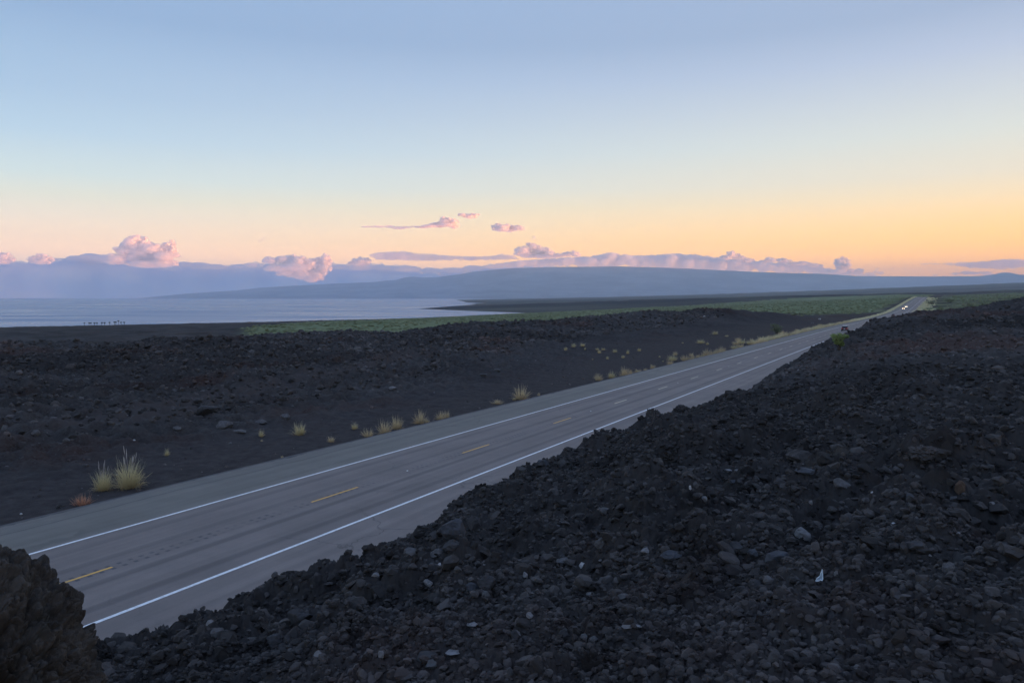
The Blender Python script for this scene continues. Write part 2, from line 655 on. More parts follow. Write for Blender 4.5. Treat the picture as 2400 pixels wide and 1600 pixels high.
for (ax, ay, _z, _d), (bx_, by_, _z2, _d2) in zip(tp[:-1], tp[1:]):
    L2 = (bx_ - ax) ** 2 + (by_ - ay) ** 2
    tq = np.clip(((X - ax) * (bx_ - ax) + (Y - ay) * (by_ - ay)) / L2, 0, 1)
    dd = np.hypot(X - ax - tq * (bx_ - ax), Y - ay - tq * (by_ - ay)) + 1.2 * perlin2(X / 3, Y / 3, 46)
    trk = np.maximum(trk, 1 - smooth(dd, 1.6, 4.2))
cind = np.maximum(cind, 0.85 * trk)
cols = np.stack([green, cind, farm, trk], -1).reshape(-1, 4)
cols = np.vstack([cols, [[0, 0, 0, 0]]])

ground_me = bpy.data.meshes.new('ground')
ground_me.vertices.add(len(verts))
ground_me.vertices.foreach_set('co', verts.astype(np.float32).ravel())
tri = np.stack([np.full(na, centre), np.roll(idx[0], -1), idx[0]], -1)
loops = np.concatenate([quads.ravel(), tri[:, ::-1].ravel()]).astype(np.int32)
ls0 = np.concatenate([np.arange(len(quads)) * 4, len(quads) * 4 + np.arange(na) * 3]).astype(np.int32)
lt0 = np.concatenate([np.full(len(quads), 4), np.full(na, 3)]).astype(np.int32)
ground_me.loops.add(len(loops))
ground_me.loops.foreach_set('vertex_index', loops)
ground_me.polygons.add(len(ls0))
ground_me.polygons.foreach_set('loop_start', ls0)
ground_me.polygons.foreach_set('loop_total', lt0)
ground_me.polygons.foreach_set('use_smooth', np.ones(len(ls0), bool))
ground_me.update(calc_edges=True)
att = ground_me.color_attributes.new('cover', 'FLOAT_COLOR', 'POINT')
att.data.foreach_set('color', cols.astype(np.float32).ravel())
ground = bpy.data.objects.new('ground', ground_me)
C.objects.link(ground)
tag(ground, 'dark lava land sloping down to the sea', kind='structure')

m, nt, b = new_mat('lava_ground')
g = nt.nodes.new('ShaderNodeNewGeometry')
pos = g.outputs['Position']
lav = lava_colour(nt, pos, 1.0)
at = nt.nodes.new('ShaderNodeAttribute')
at.attribute_name = 'cover'
sp = nt.nodes.new('ShaderNodeSeparateColor')
nt.links.new(at.outputs['Color'], sp.inputs[0])
cin = nmix(nt, nmap(nt, nnoise(nt, pos, 1.5, 8, 0.7), 0.35, 0.65), (0.036, 0.0315, 0.031), (0.066, 0.058, 0.056))
cin = nmix(nt, nmap(nt, nnoise(nt, pos, 22, 3, 0.7), 0.60, 0.68, 0, 0.5), cin, (0.12, 0.115, 0.12))
grn = nmix(nt, nmap(nt, nnoise(nt, pos, 0.03, 8, 0.7), 0.38, 0.62), (0.13, 0.155, 0.072), (0.20, 0.225, 0.12))
# the far plains: lava flows and dry grassland in long streaks
mp = nt.nodes.new('ShaderNodeMapping')
mp.inputs['Scale'].default_value = (0.00022, 0.0011, 0.0)
mp.inputs['Rotation'].default_value = (0, 0, R(-12))
nt.links.new(pos, mp.inputs[0])
far = nmix(nt, nmap(nt, nnoise(nt, mp.outputs[0], 1.6, 6, 0.6), 0.44, 0.60), (0.022, 0.026, 0.034), (0.095, 0.100, 0.078))
c = nmix(nt, sp.outputs[1], lav, cin)
c = nmix(nt, nmath(nt, 'MULTIPLY', at.outputs['Alpha'], 0.75), c, (0.072, 0.062, 0.058))
c = nmix(nt, sp.outputs[2], c, far)
c = nmix(nt, sp.outputs[0], c, grn)
nt.links.new(c, b.inputs['Base Color'])
b.inputs['Roughness'].default_value = 0.95
b.inputs['Specular IOR Level'].default_value = 0.04
bp = nt.nodes.new('ShaderNodeBump')
bp.inputs['Strength'].default_value = 0.7
bp.inputs['Distance'].default_value = 0.03
nt.links.new(nnoise(nt, pos, 16.0, 8, 0.75), bp.inputs['Height'])
nt.links.new(bp.outputs[0], b.inputs['Normal'])
ground_me.materials.append(m)

# ------------------------------------------------------------------ sea
m, nt, b = new_mat('sea_water')
b.inputs['Base Color'].default_value = (0.02, 0.13, 0.30, 1)
b.inputs['Roughness'].default_value = 0.35
b.inputs['IOR'].default_value = 1.33
b.inputs['Specular IOR Level'].default_value = 0.5
g = nt.nodes.new('ShaderNodeNewGeometry')
mp = nt.nodes.new('ShaderNodeMapping')
mp.inputs['Scale'].default_value = (0.0011, 0.0042, 0)
nt.links.new(g.outputs['Position'], mp.inputs[0])
swell = nmap(nt, nnoise(nt, mp.outputs[0], 1.0, 6, 0.62), 0.40, 0.62)
rgh = nmap(nt, swell, 0, 1, 0.26, 0.38)
nt.links.new(rgh, b.inputs['Roughness'])
bp = nt.nodes.new('ShaderNodeBump')
bp.inputs['Distance'].default_value = 2.0
nt.links.new(nmap(nt, swell, 0, 1, 0.85, 1.0), bp.inputs['Strength'])
mp2 = nt.nodes.new('ShaderNodeMapping')
mp2.inputs['Scale'].default_value = (0.05, 0.085, 0)
nt.links.new(g.outputs['Position'], mp2.inputs[0])
nt.links.new(nnoise(nt, mp2.outputs[0], 1.0, 6, 0.6), bp.inputs['Height'])
nt.links.new(bp.outputs[0], b.inputs['Normal'])
sr = geo_steps(900, 50000, 0.03)
sa = np.radians(np.arange(-85, 60.1, 1.5))
SA, SR = np.meshgrid(sa, sr)
sv = np.stack([SR * np.sin(SA), SR * np.cos(SA), np.zeros_like(SR)], -1).reshape(-1, 3)
sv[:, 1] = np.minimum(sv[:, 1], 49500)
ii = np.arange(SR.size).reshape(SR.shape)
sq = np.stack([ii[:-1, :-1], ii[:-1, 1:], ii[1:, 1:], ii[1:, :-1]], -1).reshape(-1, 4)[:, ::-1]
sea = mesh_obj('sea', sv, sq, m, smooth_=True)
tag(sea, 'calm blue sea reaching to the horizon', kind='structure')

# ------------------------------------------------------------------ far mountain across the bay
MP_X = [200, 330, 357, 450, 560, 613, 700, 800, 880, 902, 930, 943, 963, 980, 994, 1030, 1072, 1106, 1198, 1300, 1450, 1600, 1757, 1850, 1924, 1960, 2002, 2056, 2179, 2290, 2320, 2338, 2352, 2368, 2385, 2410, 2600, 3000, 3600]
MP_Y = [705, 698.5, 695.5, 687, 680, 674, 669, 664, 661, 658, 656, 652, 648, 649.5, 651, 649, 644, 637.5, 629, 626, 624.5, 629, 637, 640, 641.7, 644, 647, 647.5, 648, 647, 644.5, 640, 638.5, 640, 644, 643.5, 640, 632, 625]
DM = 42000.0
mu = np.linspace(150, 3600, 900)
mrow = np.concatenate([np.linspace(0, 1, 90), [1.12, 1.25]])
MU, MV = np.meshgrid(mu, mrow)
hz = (696 - np.interp(MU, MP_X, MP_Y)) / F * DM
pr = np.where(MV <= 1, MV, 1)
yy = 26000 + pr * (DM - 26000) + np.maximum(MV - 1, 0) * 30000
xx = (MU - 1200) / F * yy
shape = np.where(MV <= 1, 0.25 * pr + 0.75 * pr ** 2.2, 1 - (MV - 1) * 3.5)
rid = (np.abs(perlin2(xx / 2600 + perlin2(xx / 5000, yy / 5000, 72), yy / 9000, 71)) * 240 + 60 * perlin2(xx / 900, yy / 2500, 73)) * np.clip(hz / 1200, 0, 1) * pr * (1 - pr) * 3
base = -75.0
zz = base + (hz - base) * shape - rid
mv = np.stack([xx, yy, zz + CAM_Z], -1).reshape(-1, 3)
ii = np.arange(MU.size).reshape(MU.shape)
mq = np.stack([ii[:-1, :-1], ii[:-1, 1:], ii[1:, 1:], ii[1:, :-1]], -1).reshape(-1, 4)[:, ::-1][:, ::-1]
m, nt, b = new_mat('mountain_slope')
g = nt.nodes.new('ShaderNodeNewGeometry')
c = nmix(nt, nmap(nt, nnoise(nt, g.outputs['Position'], 0.0006, 8, 0.65), 0.38, 0.62), (0.10, 0.115, 0.15), (0.27, 0.28, 0.31))
nt.links.new(c, b.inputs['Base Color'])
b.inputs['Roughness'].default_value = 0.95
b.inputs['Specular IOR Level'].default_value = 0.0
mountain = mesh_obj('mountain', mv, mq, m, smooth_=True)
tag(mountain, 'long blue mountain across the bay', kind='structure')

# an added ridge, outside the picture, shaped to keep the sun off the coast
ex = np.linspace(-1, 1, 25)
ey = np.linspace(-16500, 49000, 160)
EX, EY = np.meshgrid(ex, ey)
ridge = np.clip(1 - np.abs(EX), 0, 1) ** 1.1
along = smooth(EY, -16500, -11000) * (1 - smooth(EY, 46500, 49000))
XX = np.maximum(13500, EY * 0.74 + 2600 + 800) + EX * 2600 + 300 * perlin2(EX * 2, EY / 3000, 81)
ZZ = 80 + ridge * along * (1640 + 120 * perlin2(XX / 1500, EY / 1500, 82)) - 60 * (np.abs(EX) > 0.99)
ev = np.stack([XX, EY, ZZ], -1).reshape(-1, 3)
ii = np.arange(EX.size).reshape(EX.shape)
eq = np.stack([ii[:-1, :-1], ii[:-1, 1:], ii[1:, 1:], ii[1:, :-1]], -1).reshape(-1, 4)
sun_blocker_ridge = mesh_obj('sun_blocker_ridge', ev, eq, m, smooth_=True)
tag(sun_blocker_ridge, 'unseen added ridge in the east that blocks the sun', kind='structure')

# ------------------------------------------------------------------ road
tt = np.concatenate([np.arange(-70, 200, 2.0), np.arange(200, 1500, 5.0)])
os_ = np.array([-8.9, -7.3, -3.66, 0.0, 3.66, 7.9, 9.6])
dz = np.array([-0.42, 0.0, 0.0, 0.0, 0.0, 0.0, -0.42])
T2, O2 = np.meshgrid(tt, os_, indexing='ij')
xs, ys = to_xy(road_s(T2) + O2, T2)
edge_w = 0.16 * perlin2(T2 / 1.7, O2 * 3, 91) + 0.1 * perlin2(T2 / 6.0, O2 * 3, 92)
zs = road_z(T2) + np.broadcast_to(dz, T2.shape)
m, nt, b = new_mat('asphalt')
uvn = nt.nodes.new('ShaderNodeUVMap')
su = nt.nodes.new('ShaderNodeSeparateXYZ')
nt.links.new(uvn.outputs[0], su.inputs[0])
U, V = su.outputs[0], su.outputs[1]
g = nt.nodes.new('ShaderNodeNewGeometry')
pos = g.outputs['Position']
vec = nt.nodes.new('ShaderNodeCombineXYZ')
nt.links.new(nmath(nt, 'MULTIPLY', U, 1.3), vec.inputs[0])
nt.links.new(nmath(nt, 'MULTIPLY', V, 0.022), vec.inputs[1])
streak = nnoise(nt, vec.outputs[0], 1.0, 5, 0.6)
lane = nmix(nt, nmap(nt, streak, 0.3, 0.7), (0.168, 0.138, 0.122), (0.245, 0.202, 0.178))
# darker oily wheel paths in each lane
cosv = nmath(nt, 'COSINE', nmath(nt, 'MULTIPLY', nmath(nt, 'SUBTRACT', nmath(nt, 'ABSOLUTE', U, 0.0), 1.83), 3.6), 0.0)
inside = nmap(nt, nmath(nt, 'ABSOLUTE', U, 0.0), 3.5, 3.9, 1.0, 0.0)
track = nmath(nt, 'MULTIPLY', nmap(nt, cosv, -0.6, -0.95, 0.0, 1.0), inside)
track = nmath(nt, 'MULTIPLY', track, nmap(nt, nnoise(nt, vec.outputs[0], 0.6, 3, 0.5), 0.35, 0.6, 0.55, 1.0))
lane = nmix(nt, nmath(nt, 'MULTIPLY', track, 0.55), lane, (0.095, 0.081, 0.077))
# the seaward shoulder is an older, greener grey
sh = nmap(nt, U, 3.75, 3.95)
shc = nmix(nt, nmap(nt, streak, 0.3, 0.7), (0.142, 0.128, 0.108), (0.200, 0.182, 0.152))
lane = nmix(nt, sh, lane, shc)
seam_w = nmath(nt, 'ADD', U, nmath(nt, 'MULTIPLY', nnoise(nt, pos, 0.5, 3, 0.5), 0.3))
seam = nmap(nt, nmath(nt, 'ABSOLUTE', nmath(nt, 'SUBTRACT', seam_w, 6.95), 0.0), 0.02, 0.09, 0.55, 0.0)
lane = nmix(nt, seam, lane, (0.045, 0.047, 0.055))
dust = nmath(nt, 'MULTIPLY', nmap(nt, U, 6.3, 7.9), nmap(nt, nnoise(nt, pos, 0.8, 6, 0.7), 0.42, 0.62))
lane = nmix(nt, nmath(nt, 'MULTIPLY', dust, 0.5), lane, (0.12, 0.115, 0.115))
outer = nmap(nt, nmath(nt, 'ADD', U, nmath(nt, 'MULTIPLY', nnoise(nt, pos, 2.5, 4, 0.6), 0.6)), 8.1, 8.25)
lane = nmix(nt, outer, lane, (0.042, 0.042, 0.05))
# milled rumble cuts down the centre
cen = nmap(nt, nmath(nt, 'ABSOLUTE', nmath(nt, 'SUBTRACT', nmath(nt, 'ABSOLUTE', U, 0.0), 0.16), 0.0), 0.06, 0.09, 1.0, 0.0)
cut = nmap(nt, nmath(nt, 'SINE', nmath(nt, 'MULTIPLY', V, 15.7), 0.0), 0.2, 0.5)
rum = nmath(nt, 'MULTIPLY', nmath(nt, 'MULTIPLY', cen, cut), nmap(nt, nnoise(nt, pos, 0.6, 2, 0.5), 0.4, 0.55, 0.15, 0.7))
lane = nmix(nt, rum, lane, (0.06, 0.06, 0.075))
vo = nt.nodes.new('ShaderNodeTexVoronoi')
vo.feature = 'DISTANCE_TO_EDGE'
vo.inputs['Scale'].default_value = 0.16
wp = nt.nodes.new('ShaderNodeVectorMath')
wp.operation = 'MULTIPLY_ADD'
wn = nt.nodes.new('ShaderNodeTexNoise')
wn.inputs['Scale'].default_value = 0.9
wn.inputs['Detail'].default_value = 4
nt.links.new(pos, wn.inputs['Vector'])
nt.links.new(wn.outputs['Color'], wp.inputs[0])
wp.inputs[1].default_value = (1.6, 1.6, 0)
nt.links.new(pos, wp.inputs[2])
nt.links.new(wp.outputs[0], vo.inputs['Vector'])
crack = nmap(nt, vo.outputs['Distance'], 0.002, 0.006, 0.45, 0.0)
crack = nmath(nt, 'MULTIPLY', crack, nmap(nt, nnoise(nt, pos, 0.11, 3, 0.5), 0.50, 0.58))
lane = nmix(nt, crack, lane, (0.045, 0.043, 0.045))
patchy = nmap(nt, nnoise(nt, pos, 0.33, 6, 0.7), 0.40, 0.60, 0.93, 1.07)
pg_ = nt.nodes.new('ShaderNodeCombineColor')
for i in range(3):
    nt.links.new(patchy, pg_.inputs[i])
lane = nmix(nt, 1.0, lane, pg_.outputs[0], 'MULTIPLY')
agg = nmap(nt, nnoise(nt, pos, 35, 3, 0.8), 0.3, 0.7, 0.88, 1.12)
ag = nt.nodes.new('ShaderNodeCombineColor')
for i in range(3):
    nt.links.new(agg, ag.inputs[i])
lane = nmix(nt, 1.0, lane, ag.outputs[0], 'MULTIPLY')
nt.links.new(lane, b.inputs['Base Color'])
b.inputs['Roughness'].default_value = 0.75
b.inputs['Specular IOR Level'].default_value = 0.3
ii = np.arange(T2.size).reshape(T2.shape)
rq = np.stack([ii[:-1, :-1], ii[:-1, 1:], ii[1:, 1:], ii[1:, :-1]], -1).reshape(-1, 4)[:, ::-1]
road = mesh_obj('road', np.stack([xs, ys, zs + CAM_Z], -1).reshape(-1, 3), rq, m, smooth_=False)


def add_uv(o, uu, vv_):
    me = o.data
    uv = me.uv_layers.new(name='UVMap')
    li = np.empty(len(me.loops), np.int32)
    me.loops.foreach_get('vertex_index', li)
    a = np.stack([uu.ravel()[li], vv_.ravel()[li]], -1).astype(np.float32)
    uv.data.foreach_set('uv', a.ravel())


add_uv(road, O2 + edge_w * (np.abs(O2) > 5), T2)
tag(road, 'two lane asphalt highway crossing the lava', kind='structure')


def paint_mat(name, c1, c2):
    m, nt, b = new_mat(name)
    g = nt.nodes.new('ShaderNodeNewGeometry')
    c = nmix(nt, nmap(nt, nnoise(nt, g.outputs['Position'], 7, 5, 0.75), 0.45, 0.7), c1, c2)
    nt.links.new(c, b.inputs['Base Color'])
    b.inputs['Roughness'].default_value = 0.6
    return m


WHITE = paint_mat('white_road_paint', (0.92, 0.90, 0.88), (0.62, 0.60, 0.58))
YELLOW = paint_mat('yellow_road_paint', (0.88, 0.48, 0.10), (0.55, 0.32, 0.12))
PALEY = paint_mat('sheen_yellow_road_paint', (0.78, 0.66, 0.44), (0.50, 0.43, 0.32))  # far dashes: grazing sheen put into a paler yellow


def strip(name, o0, w, ta, tb, step, mat, lift=0.006):
    t1 = np.arange(ta, tb + 0.01, step)
    oo = np.array([o0 - w / 2, o0 + w / 2])
    T, O = np.meshgrid(t1, oo, indexing='ij')
    wv = 0.012 * perlin2(T / 3, O * 0, 95)
    x, y = to_xy(road_s(T) + O + wv, T)
    # follows the facets of the paving
    zt = np.interp(T, tt, road_z(tt))
    li = np.interp(T, [0, 100, 400, 1500], [lift, lift, 0.03, 0.12])
    ii = np.arange(T.size).reshape(T.shape)
    qd = np.stack([ii[:-1, :-1], ii[:-1, 1:], ii[1:, 1:], ii[1:, :-1]], -1).reshape(-1, 4)[:, ::-1]
    o = mesh_obj(name, np.stack([x, y, zt + li + CAM_Z], -1).reshape(-1, 3), qd, mat, parent=road)
    return o


strip('edge_line', -3.66, 0.15, -66, 1490, 1.0, WHITE)
strip('edge_line', 3.66, 0.14, -66, 1490, 1.0, WHITE)
DASH0 = None


def st_of_pixel_on_road(px, py):
    d = ray(px, py)
    best = None
    for k_ in np.linspace(5, 1200, 24000):
        x, y, z = d * k_
        s, t = to_st(x, y)
        if z <= road_z(t):
            return s, t
    return None


_, T_dash = st_of_pixel_on_road(263, 1328.6)
_s1, _t1 = st_of_pixel_on_road(1134, 1042)
print('dash ends', T_dash, _t1, 'gap', (_t1 - T_dash) / 3, 's', _s1)
PER = 12.19
k0 = 0
for k_ in range(-4, 110):
    te = T_dash + k_ * PER
    if te < -60 or te > 1450:
        continue
    strip('centre_dash', 0.0, 0.12, te - 3.05, te, 0.61, YELLOW if te < 62 else PALEY)
mb = MB()
mk = simple_mat('marker_ceramic', (0.75, 0.75, 0.72), 0.3, 0.5)
for k_ in range(-3, 22):
    t0 = T_dash + k_ * PER * 1.0 + 3.9
    s0 = road_s(t0) + 0.02
    x, y = to_xy(s0, t0)
    if k_ % 2 == 1:
        n = 8
        z0 = float(road_z(t0)) + CAM_Z
        vv_ = [(x + 0.055 * math.cos(6.283 * i / n), y + 0.055 * math.sin(6.283 * i / n), z0 + 0.002) for i in range(n)] + \
              [(x + 0.038 * math.cos(6.283 * i / n), y + 0.038 * math.sin(6.283 * i / n), z0 + 0.022) for i in range(n)]
        mb = MB()
        mb.add(vv_, [(i, (i + 1) % n, n + (i + 1) % n, n + i) for i in range(n)] + [tuple(range(n, 2 * n))])
        mb.build('road_stud', mk, road)
# ================================================================== clouds (all beyond or above the haze)
rng = random.Random(7)


def cloud_mat(name, dens, col=(1, 1, 1)):
    m = bpy.data.materials.new(name)
    m.use_nodes = True
    nt = m.node_tree
    nt.nodes.clear()
    o = nt.nodes.new('ShaderNodeOutputMaterial')
    v = nt.nodes.new('ShaderNodeVolumePrincipled')
    v.inputs['Color'].default_value = (*col, 1)
    v.inputs['Density'].default_value = dens
    v.inputs['Anisotropy'].default_value = 0.0
    nt.links.new(v.outputs[0], o.inputs['Volume'])
    return m


CORE = simple_mat('dense_cloud', (0.95, 0.90, 0.86), 1.0, 0.0)
CM_DENSE = cloud_mat('cumulus_vapour', 0.0030, (0.97, 0.95, 0.96))
CM_CAP = cloud_mat('cap_vapour', 0.0045, (0.96, 0.97, 1.0))
CM_SOFT = cloud_mat('stratus_vapour', 0.0012, (0.50, 0.78, 1.0))
CM_WISP = cloud_mat('wisp_vapour', 0.0028, (0.97, 0.92, 0.93))


def ico(sub):
    import bmesh
    bm = bmesh.new()
    bmesh.ops.create_icosphere(bm, subdivisions=sub, radius=1.0)
    v = np.array([x.co[:] for x in bm.verts])
    f = np.array([[l.index for l in p.verts] for p in bm.faces])
    bm.free()
    return v, f


ICO = {k: ico(k) for k in (1, 2, 3, 4)}


def cloud(label, blobs, D, mat, voxel, rough, depth=0.6, group=None, name='cloud', core=0.62, sat=0.5):
    """blobs: (px, py, rx, ry) in photo pixels at distance D; each is a puff of real depth"""
    px2m = D / F
    V, Fc, n = [], [], 0
    v0, f0 = ICO[2]
    if core and sat:               # every puff carries smaller puffs on its sides and top
        more = []
        for (px, py, rx, ry) in blobs:
            for _ in range(int(min(9, 2 + rx * sat))):
                a = rng.uniform(-0.5, math.pi + 0.5)
                k_ = rng.uniform(0.22, 0.48)
                more.append((px + rx * 0.95 * math.cos(a), py - ry * 0.95 * max(math.sin(a), -0.4), rx * k_, max(ry * k_, 1.0)))
        blobs = list(blobs) + more
    bx = sum(b_[0] for b_ in blobs) / len(blobs)
    origin = Vector(((bx - 1200) * px2m, D, CAM_Z + (696 - blobs[0][1]) * px2m))
    for (px, py, rx, ry) in blobs:
        c = np.array([(px - 1200) * px2m, D + rng.uniform(-1, 1) * depth * rx * px2m * 1.2, CAM_Z + (696 - py) * px2m])
        v = v0 * np.array([rx, rx * (0.8 + 0.4 * depth), ry]) * px2m + c - np.array(origin)
        V.append(v)
        Fc.append(f0 + n)
        n += len(v)
    V, Fc = np.vstack(V), np.vstack(Fc)

    def finish(o, grow):
        r = o.modifiers.new('join', 'REMESH')
        r.mode = 'VOXEL'
        r.voxel_size = voxel * px2m * (1.0 if grow else 0.8)
        for sc_, st_ in ((9.0, 1.0), (3.2, 0.55), (1.5, 0.3)):
            tx = bpy.data.textures.new('billow', 'CLOUDS')
            tx.noise_scale = sc_ * px2m * rough
            tx.noise_depth = 2
            d = o.modifiers.new('billow', 'DISPLACE')
            d.texture = tx
            d.texture_coords = 'GLOBAL'
            d.mid_level = 0.5
            d.strength = 8.0 * st_ * px2m * rough
    o = mesh_obj(name, V, Fc, mat)
    o.location = origin
    finish(o, True)
    if core:
        Vc, n = [], 0
        for (px, py, rx, ry), k_ in zip(blobs, range(len(blobs))):
            seg = V[k_ * len(v0):(k_ + 1) * len(v0)]
            c = seg.mean(0)
            Vc.append(c + (seg - c) * core)
        oc = mesh_obj('cloud_core', np.vstack(Vc), Fc, CORE, parent=o, smooth_=True)
        finish(oc, False)
    tag(o, label, 'cloud', group)
    return o


def band(pts, bottom, n, rmin, rmax, flat=0.75, jitter=1.0):
    """puffs that fill the band between a traced top and a flat bottom"""
    xs_ = [p[0] for p in pts]
    ys_ = [p[1] for p in pts]
    res = []
    for i in range(n):
        x = xs_[0] + (xs_[-1] - xs_[0]) * (i + rng.random() * jitter) / n
        top = float(np.interp(x, xs_, ys_))
        bot = float(np.interp(x, [b_[0] for b_ in bottom], [b_[1] for b_ in bottom]))
        th = max(bot - top, 1.5)
        r = min(rng.uniform(rmin, rmax), th / 2 / flat)
        ry = r * flat
        y = top + ry if rng.random() < 0.65 else rng.uniform(top + ry, max(bot - ry, top + ry + 0.1))
        res.append((x, y, r, ry))
        if bot - y > 2.2 * ry:
            ry2 = (bot - y) / 2
            res.append((x, bot - ry2, max(r, ry2 * 1.2), ry2))
    return res


bank = band([(-260, 604), (-120, 596), (0, 603), (60, 614), (105, 606), (150, 603), (250, 596), (290, 594), (400, 614), (430, 613), (500, 623), (560, 620), (600, 614), (700, 618), (770, 612), (800, 620), (850, 613), (900, 618), (960, 622),
             (1040, 630), (1100, 626), (1160, 618), (1300, 612)], [(-260, 712), (1300, 712)], 150, 12, 24, 0.7)
cloud('broad lavender cloud bank lying along the sea horizon', bank, 61000, CM_SOFT, 3.2, 1.0, 0.8, name='cloud_bank', core=0)

cloud('tall pink cumulus with a double turret above the left of the cloud bank', [
    (318, 570, 18, 15), (330, 582, 30, 14), (300, 590, 22, 12), (340, 594, 34, 14), (335, 565, 15, 12), (325, 560, 10, 8), (300, 577, 12, 11), (345, 580, 18, 12), (365, 585, 20, 12), (392, 584, 20, 12), (408, 572, 9, 8),
    (410, 588, 9, 12), (396, 603, 22, 13), (360, 604, 28, 14), (320, 602, 30, 14), (285, 606, 26, 9), (270, 614, 24, 7), (350, 620, 40, 9), (390, 618, 26, 9)], 56500, CM_DENSE, 2.0, 0.62)
cloud('small pink puff at the left end of the cloud bank', [(5, 600, 12, 8), (22, 603, 13, 9), (-12, 598, 14, 9), (36, 610, 8, 6), (12, 612, 20, 8), (-30, 604, 18, 10)], 57000, CM_DENSE, 2.0, 0.6)
cloud('round pink puff between the turret and the left end', [(98, 602, 9, 9), (88, 608, 9, 7), (110, 606, 11, 7), (124, 608, 8, 6), (100, 614, 22, 7), (76, 609, 9, 6)], 57000, CM_DENSE, 2.0, 0.6)
cloud('wedge shaped salmon pink cumulus over the long low end of the mountain', [
    (640, 612, 20, 8), (668, 610, 18, 10), (690, 611, 17, 11), (705, 614, 16, 12), (720, 622, 16, 12), (733, 620, 13, 12), (752, 614, 12, 9), (766, 606, 10, 10), (770, 615, 10, 12),
    (764, 628, 14, 12), (700, 628, 36, 10), (665, 630, 34, 8), (740, 640, 24, 12), (715, 646, 34, 10), (735, 654, 20, 9), (680, 640, 30, 8)], 56000, CM_DENSE, 2.0, 0.62)
cloud('small pink lump left of the long grey cloud strip', [(832, 612, 9, 6), (848, 611, 12, 8), (862, 614, 9, 8), (845, 619, 22, 6), (828, 618, 10, 5)], 57500, CM_DENSE, 1.8, 0.5)
cloud('long flat grey violet cloud strip above the mountain shoulder', band([(874, 596), (885, 592), (910, 590), (945, 588), (975, 594), (1000, 594), (1050, 599), (1100, 601), (1150, 600), (1180, 595), (1200, 598), (1215, 606)],
      [(874, 610), (1000, 613), (1100, 612), (1215, 610)], 70, 5, 11, 0.6), 57000, cloud_mat('grey_vapour', 0.0035, (0.90, 0.90, 0.95)), 1.8, 0.4, 0.5, sat=0, core=0)
cloud('triangular pink cloud sitting on the mountain cap cloud', [(1250, 580, 14, 9), (1240, 573, 7, 5), (1268, 588, 18, 10), (1285, 596, 14, 9), (1225, 588, 16, 9), (1213, 594, 8, 8), (1240, 598, 26, 7), (1310, 600, 14, 5), (1330, 597, 12, 6),
      (1345, 595, 10, 7), (1352, 600, 10, 5), (1275, 602, 30, 5)], 55000, CM_DENSE, 1.8, 0.5)
cloud('tiny pink shred above the triangular pink cloud', [(1252, 557, 5, 3.5), (1248, 563, 4, 2.5), (1257, 562, 3.5, 2)], 55000, CM_WISP, 1.0, 0.3, core=0)
cloud('ragged pink cloud streak high above the mountain', [(1010, 533, 22, 3), (1030, 529, 18, 5), (1045, 522, 16, 7), (1058, 519, 15, 6), (1066, 523, 12, 5), (1040, 513, 8, 4), (1086, 506, 11, 4), (1102, 509, 14, 6), (1116, 506, 9, 3), (1065, 534, 10, 4),
      (1050, 530, 22, 4), (990, 534, 16, 2)], 54500, CM_WISP, 1.2, 0.35)
cloud('thin mauve cloud thread left of the ragged pink streak', [(865, 534, 16, 1.6), (890, 533, 18, 2), (914, 532, 13, 3.4), (935, 535, 18, 3.4), (955, 535, 14, 2.4), (975, 533, 14, 1.2)], 54500, CM_WISP, 1.0, 0.25, core=0)
cloud('compact pink cloud puff right of the ragged streak', [(1165, 533, 12, 7), (1178, 536, 14, 8), (1195, 538, 14, 8), (1188, 533, 9, 6), (1212, 537, 9, 7), (1221, 537, 9, 6), (1178, 541, 20, 4)], 54500, CM_WISP, 1.2, 0.35)
cloud('faint grey wisp alone in the sky over the bay', [(614, 566, 5, 1.5), (619, 562, 4, 1.8), (624, 558, 4, 1.3), (609, 564, 3, 1)], 54500, CM_WISP, 0.7, 0.15, core=0)

cloud('low pale lump in the cloud bank left of the double turret', [(190, 606, 22, 6), (225, 603, 24, 8), (250, 606, 26, 8), (165, 610, 20, 5), (215, 612, 40, 8)], 59500, CM_CAP, 2.0, 0.5, core=0)
cloud('low pale swell in the cloud bank right of the double turret', [(440, 620, 22, 6), (470, 622, 26, 7), (510, 626, 30, 6), (560, 626, 28, 7), (590, 622, 20, 6)], 59500, CM_CAP, 2.0, 0.5, core=0)
cloud('pale swell of cloud between the pink wedge and the mountain cap', [(800, 626, 20, 6), (850, 628, 30, 8), (905, 629, 34, 7), (960, 632, 34, 7), (1010, 634, 30, 6), (1060, 634, 30, 6), (1110, 629, 26, 6)], 59500, CM_CAP, 2.0, 0.5, core=0)

cap = band([(1130, 624), (1165, 618), (1200, 613), (1240, 609), (1300, 605), (1360, 602), (1395, 600), (1410, 595), (1430, 592), (1450, 594), (1475, 599), (1520, 598), (1555, 595), (1590, 594), (1625, 597), (1655, 600), (1680, 603), (1700, 606), (1750, 610), (1800, 614),
            (1850, 616), (1900, 622), (1950, 632), (2000, 638), (2060, 644)], [(1130, 630), (1200, 628), (1300, 626), (1500, 627), (1620, 633), (1750, 640), (1850, 640), (1950, 645), (2060, 649)], 170, 8, 17, 0.62)
cloud('long blue grey cap cloud draped along the mountain top', cap, 53500, CM_CAP, 2.2, 0.7, 0.8, name='cap_cloud', sat=0.0, core=0)
cloud('puffed turret with a pink rim on the cap cloud', [(1708, 598, 10, 8), (1712, 593, 7, 5), (1722, 602, 12, 7), (1735, 607, 12, 6), (1700, 604, 12, 7), (1750, 611, 14, 5)], 52600, CM_DENSE, 1.6, 0.45)
